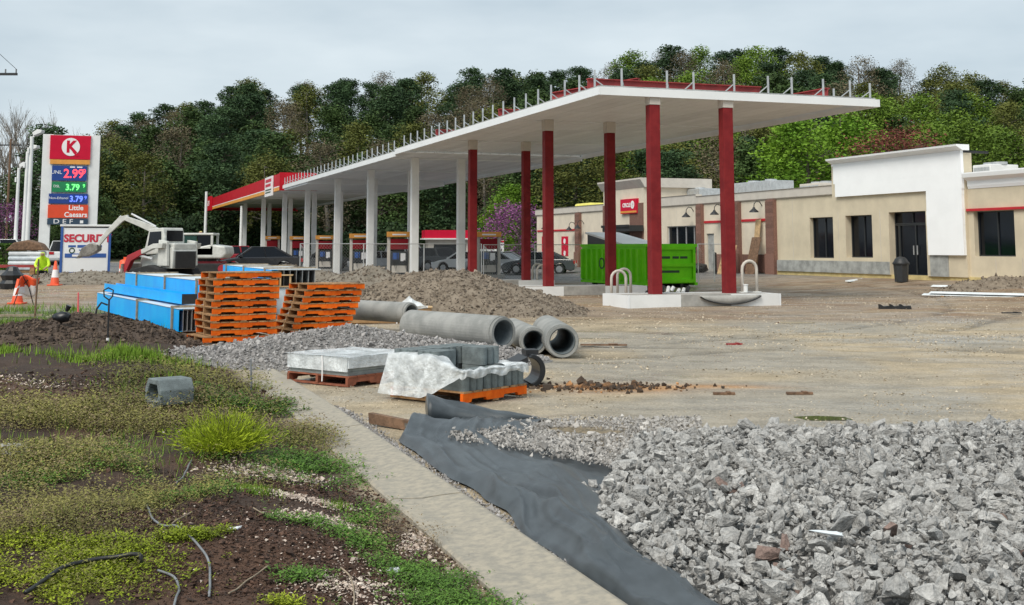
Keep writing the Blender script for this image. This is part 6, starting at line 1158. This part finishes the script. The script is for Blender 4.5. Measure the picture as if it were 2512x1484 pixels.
for k in range(26):
    a = random.uniform(0, 6.28); e = random.uniform(.2, 1.2); d = Vector((math.cos(a) * math.sin(e), math.sin(a) * math.sin(e), math.cos(e))); m.tube([(0, 0, 0), d * .2, d * .36], [.005, .004, .002], 4)
m.build('stem', 'bark', sh)
# hollow landscape block
p = gp(412, 1000, .14); o = thing('hollow_block', (p.x - .02, p.y + .1, g1(p.x, p.y) + .05), R(-50), 'grey hollow concrete landscape block lying in the weeds', 'concrete block'); o.scale = (.88, .88, .9)
ou = [(-.21, 0), (.21, 0), (.21, .16), (.14, .27), (-.14, .27), (-.21, .16)]; inn = [(-.13, .05), (.13, .05), (.145, .12), (.10, .21), (-.10, .21), (-.145, .12)]
MB().ring(ou, inn, -.2, .2).build('block_shell', 'block', o, bevel=.012); box('block_web', (-.125, .125, .02, .06, .052, .2), 'block', o); box('base_lip', (.05, .24, -.28, -.203, -.01, .05), 'block2', o)
# hoses, conduits, twigs
def curve(name, pts, r, mat, label, cat, lift=.012):
    w_ = [gp(a, b, .1) for a, b in pts]; P2 = []
    for i in range(len(w_) - 1):
        p0, p1, p2, p3 = w_[max(i - 1, 0)], w_[i], w_[i + 1], w_[min(i + 2, len(w_) - 1)]
        for t in np.linspace(0, 1, 8, endpoint=False): q = .5 * ((2 * p1) + (p2 - p0) * t + (2 * p0 - 5 * p1 + 4 * p2 - p3) * t * t + (-p0 + 3 * p1 - 3 * p2 + p3) * t ** 3); P2.append((q.x, q.y, g1(q.x, q.y) + r + lift))
    q = w_[-1]; P2.append((q.x, q.y, g1(q.x, q.y) + r)); o = tag(MB().tube(P2, r, 8).build(name, mat, smooth=True), label, cat); return o
curve('drip_hose', [(60, 1484), (150, 1440), (230, 1424), (310, 1420), (345, 1424)], .011, 'hose', 'black drip hose curving over the soil at bottom left', 'hose', .05); curve('conduit', [(358, 1262), (366, 1300), (385, 1330), (432, 1352), (470, 1378), (508, 1405), (514, 1440), (512, 1476)], .0062, 'conduit', 'grey cable snaking across the dark soil', 'cable'); curve('conduit', [(385, 1432), (425, 1440), (438, 1460), (430, 1484), (420, 1520)], .006, 'conduit', 'short grey cable end at the bottom of the bed', 'cable'); curve('conduit', [(470, 1140), (450, 1175), (432, 1192)], .006, 'conduit', 'short piece of grey cable left of the lime shrub', 'cable')
for i, pts in enumerate((((835, 1395), (858, 1415), (868, 1450), (866, 1475)), ((560, 1470), (600, 1440), (660, 1405)), ((420, 1330), (445, 1310), (470, 1295)), ((620, 1275), (650, 1290), (690, 1300)))): curve('twig', pts, .004, 'stake', ('bent pale root lying at the bottom right of the bed', 'thin straight twig on the dark soil near the bottom', 'thin twig left of the yellow green ground cover', 'thin twig right of the grass tuft')[i], 'twig')
for px, py, r, lab, mt_ in ((578, 1338, .05, 'small white stone beside the yellow green ground cover', 'insul'), (18, 1130, .22, 'large pale rock at the left edge of the weeds', 'concrete'), (20, 1150, .16, 'smaller pale rock below the large one at the left edge', 'concrete'), (2020, 1370, .11, 'flat white plaster fragment lying on the riprap', 'insul'), (655, 972, .12, 'dark clod of earth on the kerb edge', 'rubber'), (695, 965, .14, 'larger dark clod of earth beside the kerb', 'rubber'), (960, 1372, .05, 'pale grey pebble below the weeds near the kerb', 'insul')):
    p = gp(px, py, .1 if px < 1200 else .2); v, f = STONE[random.randrange(24)]; sc_ = np.array([1.2, 1, .55 if 'flat' not in lab else .4]) * r * 1.6; zz = g1(p.x, p.y) if px < 1200 else float(hb(p.x, p.y)) + .09; o = tag(link('rock' if mt_ != 'rubber' else 'earth_clod', npmesh('rock', v * sc_, f), MT[mt_] if mt_ != 'rubber' else pebd), lab, 'rock'); o.location = (p.x, p.y, zz + r * .2)
heap('soil_mound', (-7.7, 21.0), 2.3, 1.7, .38, .1, M('mound_soil', (.045, .030, .022), .95, 0, 4, .8, 18, col2=(.10, .07, .05)), 'dark soil mound beside the blue bundles at left', 'soil mound', 91, 6000, .05, M('soil_clods', (.04, .027, .02), .95, 0, 6, .3, 30, col2=(.13, .095, .07), isl=.45), 1.2, .45)
leaves('tan_weeds', 'dry tan and rusty weeds mixed among the green ones', gm('tan_weed', (.13, .095, .05), (.25, .19, .11)), [(260, 1060, 1.9, 1.9, 1500), (120, 1180, .9, 1.0, 700), (420, 1180, .7, .6, 400), (90, 1340, .55, .5, 350), (750, 1060, .6, .7, 400), (980, 1280, .3, .6, 300), (520, 1000, 1.0, .8, 500)], 14, .0055, .05, .10, thr=.5)
# soil mound things: black bag, white board, garden tool
p = at(150, 785, 20.2); v, f = rock_protos(1, 34, .8)[0]; o = thing('rubbish_bag', (p.x, p.y, p.z - .05), 0, 'black plastic bag lying on the soil mound at left', 'bag'); link('bag', npmesh('bag', v * np.array([.32, .24, .26]) + [0, 0, .1], f), MT['tarp'], o, smooth=True); MB().cyl((.08, 0, .2), (.12, 0, .29), .03, .05, 8).build('bag_neck', 'tarp', o)
p = at(263, 845, 19.6); o = thing('garden_tool', (p.x, p.y, g1(p.x, p.y)), R(10), 'upright dark metal tool with a D handle stuck in the ground', 'tool'); MB().cyl((0, 0, -.05), (.0, 0, .72), .016, .014, 8).build('shaft', 'black', o); MB().tube([(0, 0, .7), (-.08, 0, .76), (-.09, 0, .86), (-.02, 0, .9), (.06, 0, .86), (.05, 0, .76), (0, 0, .7)], .013, 6).build('handle', 'black', o); MB().tube([(-.02, 0, .62), (-.12, 0, .66), (-.19, 0, .56), (-.2, 0, .48)], .016, 6).build('side_hook', 'black', o); MB().cyl((0, 0, .0), (0, 0, .09), .024, n=8).build('ferrule', 'sign_white', o)
p = at(222, 775, 21.5); o = thing('white_board', (p.x, p.y, g1(p.x, p.y)), R(25), 'tilted white board with black end beside the blue bundle', 'board'); mt = Matrix.Translation((0, 0, .06)) @ Matrix.Rotation(.5, 4, 'X'); MB().box(-.17, .12, 0, .02, 0, .22, mt).build('board', 'sign_white', o); MB().box(.123, .24, -.01, .04, -.05, .2, mt).build('black_end', 'black', o)
p = at(337, 822, 21.8); o = thing('dark_stump', (p.x, p.y, g1(p.x, p.y)), 0, 'small dark stump on the gravel in front of the blue bundle', 'stump'); v, f = STONE[2]; link('stump', npmesh('stump', v * np.array([.14, .14, .3]) + [0, 0, .07], f), MT['rubber'], o)
# timber on grass at far left
p = gp(40, 780); o = thing('timber_plank', (p.x, p.y, g1(p.x, p.y)), R(12), 'pale timber plank lying on the grass at the left edge', 'timber'); MB().box(-1.2, .6, -.06, .06, .02, .07).build('plank', 'stake', o); MB().box(-.9, -.8, -.1, .1, 0, .019).build('cleat', 'wood_d', o)
# ---- right-hand lot: strips, stakes
def strip(px0, py0, px1, py1, n, w_, mat, label, z=.25, name='metal_strip'):
    a, b = gp(px0, py0, z), gp(px1, py1, z); d = b - a; o = thing(name, (a.x, a.y, g1(a.x, a.y)), math.atan2(d.y, d.x), label, 'metal strip')
    for k in range(n): MB().prism([(-w_ / 2, .05 + k * .07), (w_ / 2, .05 + k * .07), (w_ / 2, .10 + k * .07), (w_ / 2 - .02, .11 + k * .07), (-w_ / 2 + .02, .065 + k * .07)], k * .25, d.length - (n - k) * .1, 'x').build('strip', mat, o)
    for t in (.15, .85): MB().box(d.length * t - .05, d.length * t + .05, -w_ / 2, w_ / 2, -.03, .048).build('bearer', 'wood', o)
strip(2262, 712, 2620, 720, 2, .25, 'insul', 'pale metal strips stacked on the lot at the right edge'); strip(2285, 702, 2640, 712, 1, .2, 'insul', 'single pale strip behind the stacked strips at right'); strip(2078, 692, 2160, 680, 1, .2, 'insul', 'short white strip lying in front of the trash can')
p = gp(2190, 750, .1); o = thing('staked_form', (p.x, p.y, g1(p.x, p.y)), .1, 'dark metal forms with three thin stakes on the muddy lot', 'form'); o.scale = (.95, .8, .75)
for x_, hgt in ((-.42, .3), (-.1, .0), (.2, .0)): MB().prism([(x_, 0), (x_ + .32, 0), (x_ + .3, .12), (x_ + .1, .1), (x_, .18)], -.1, .1).build('form_plate', 'black', o)
for x_ in (-.12, .12, .42): MB().cyl((x_, 0, -.05), (x_ - .03, 0, .36), .012, n=6).build('stake', 'stake', o)
for px, py, L_, mat, lab in ((1800, 848, .28, 'red_deck', 'small flat red board on the gravel lot'), (1775, 968, .25, 'wood_d', 'thin dark stick lying on the lot, nearer one'), (1960, 968, .3, 'wood_d', 'thin dark scrap beside the olive puddle'), (1480, 852, .8, 'wood_d', 'long thin dark stick right of the concrete pipes'), (2480, 768, .5, 'black', 'dark scrap at the right edge of the lot')):
    p = gp(px, py); o = tag(MB().box(-L_ / 2, L_ / 2, -.04, .04, 0, .025).box(L_ * .1, L_ * .3, -.05, .05, .0255, .035).build('scrap_board', mat), lab, 'board'); o.location = (p.x, p.y, g1(p.x, p.y) + .004); o.rotation_euler = (0, 0, random.uniform(-.15, .15))
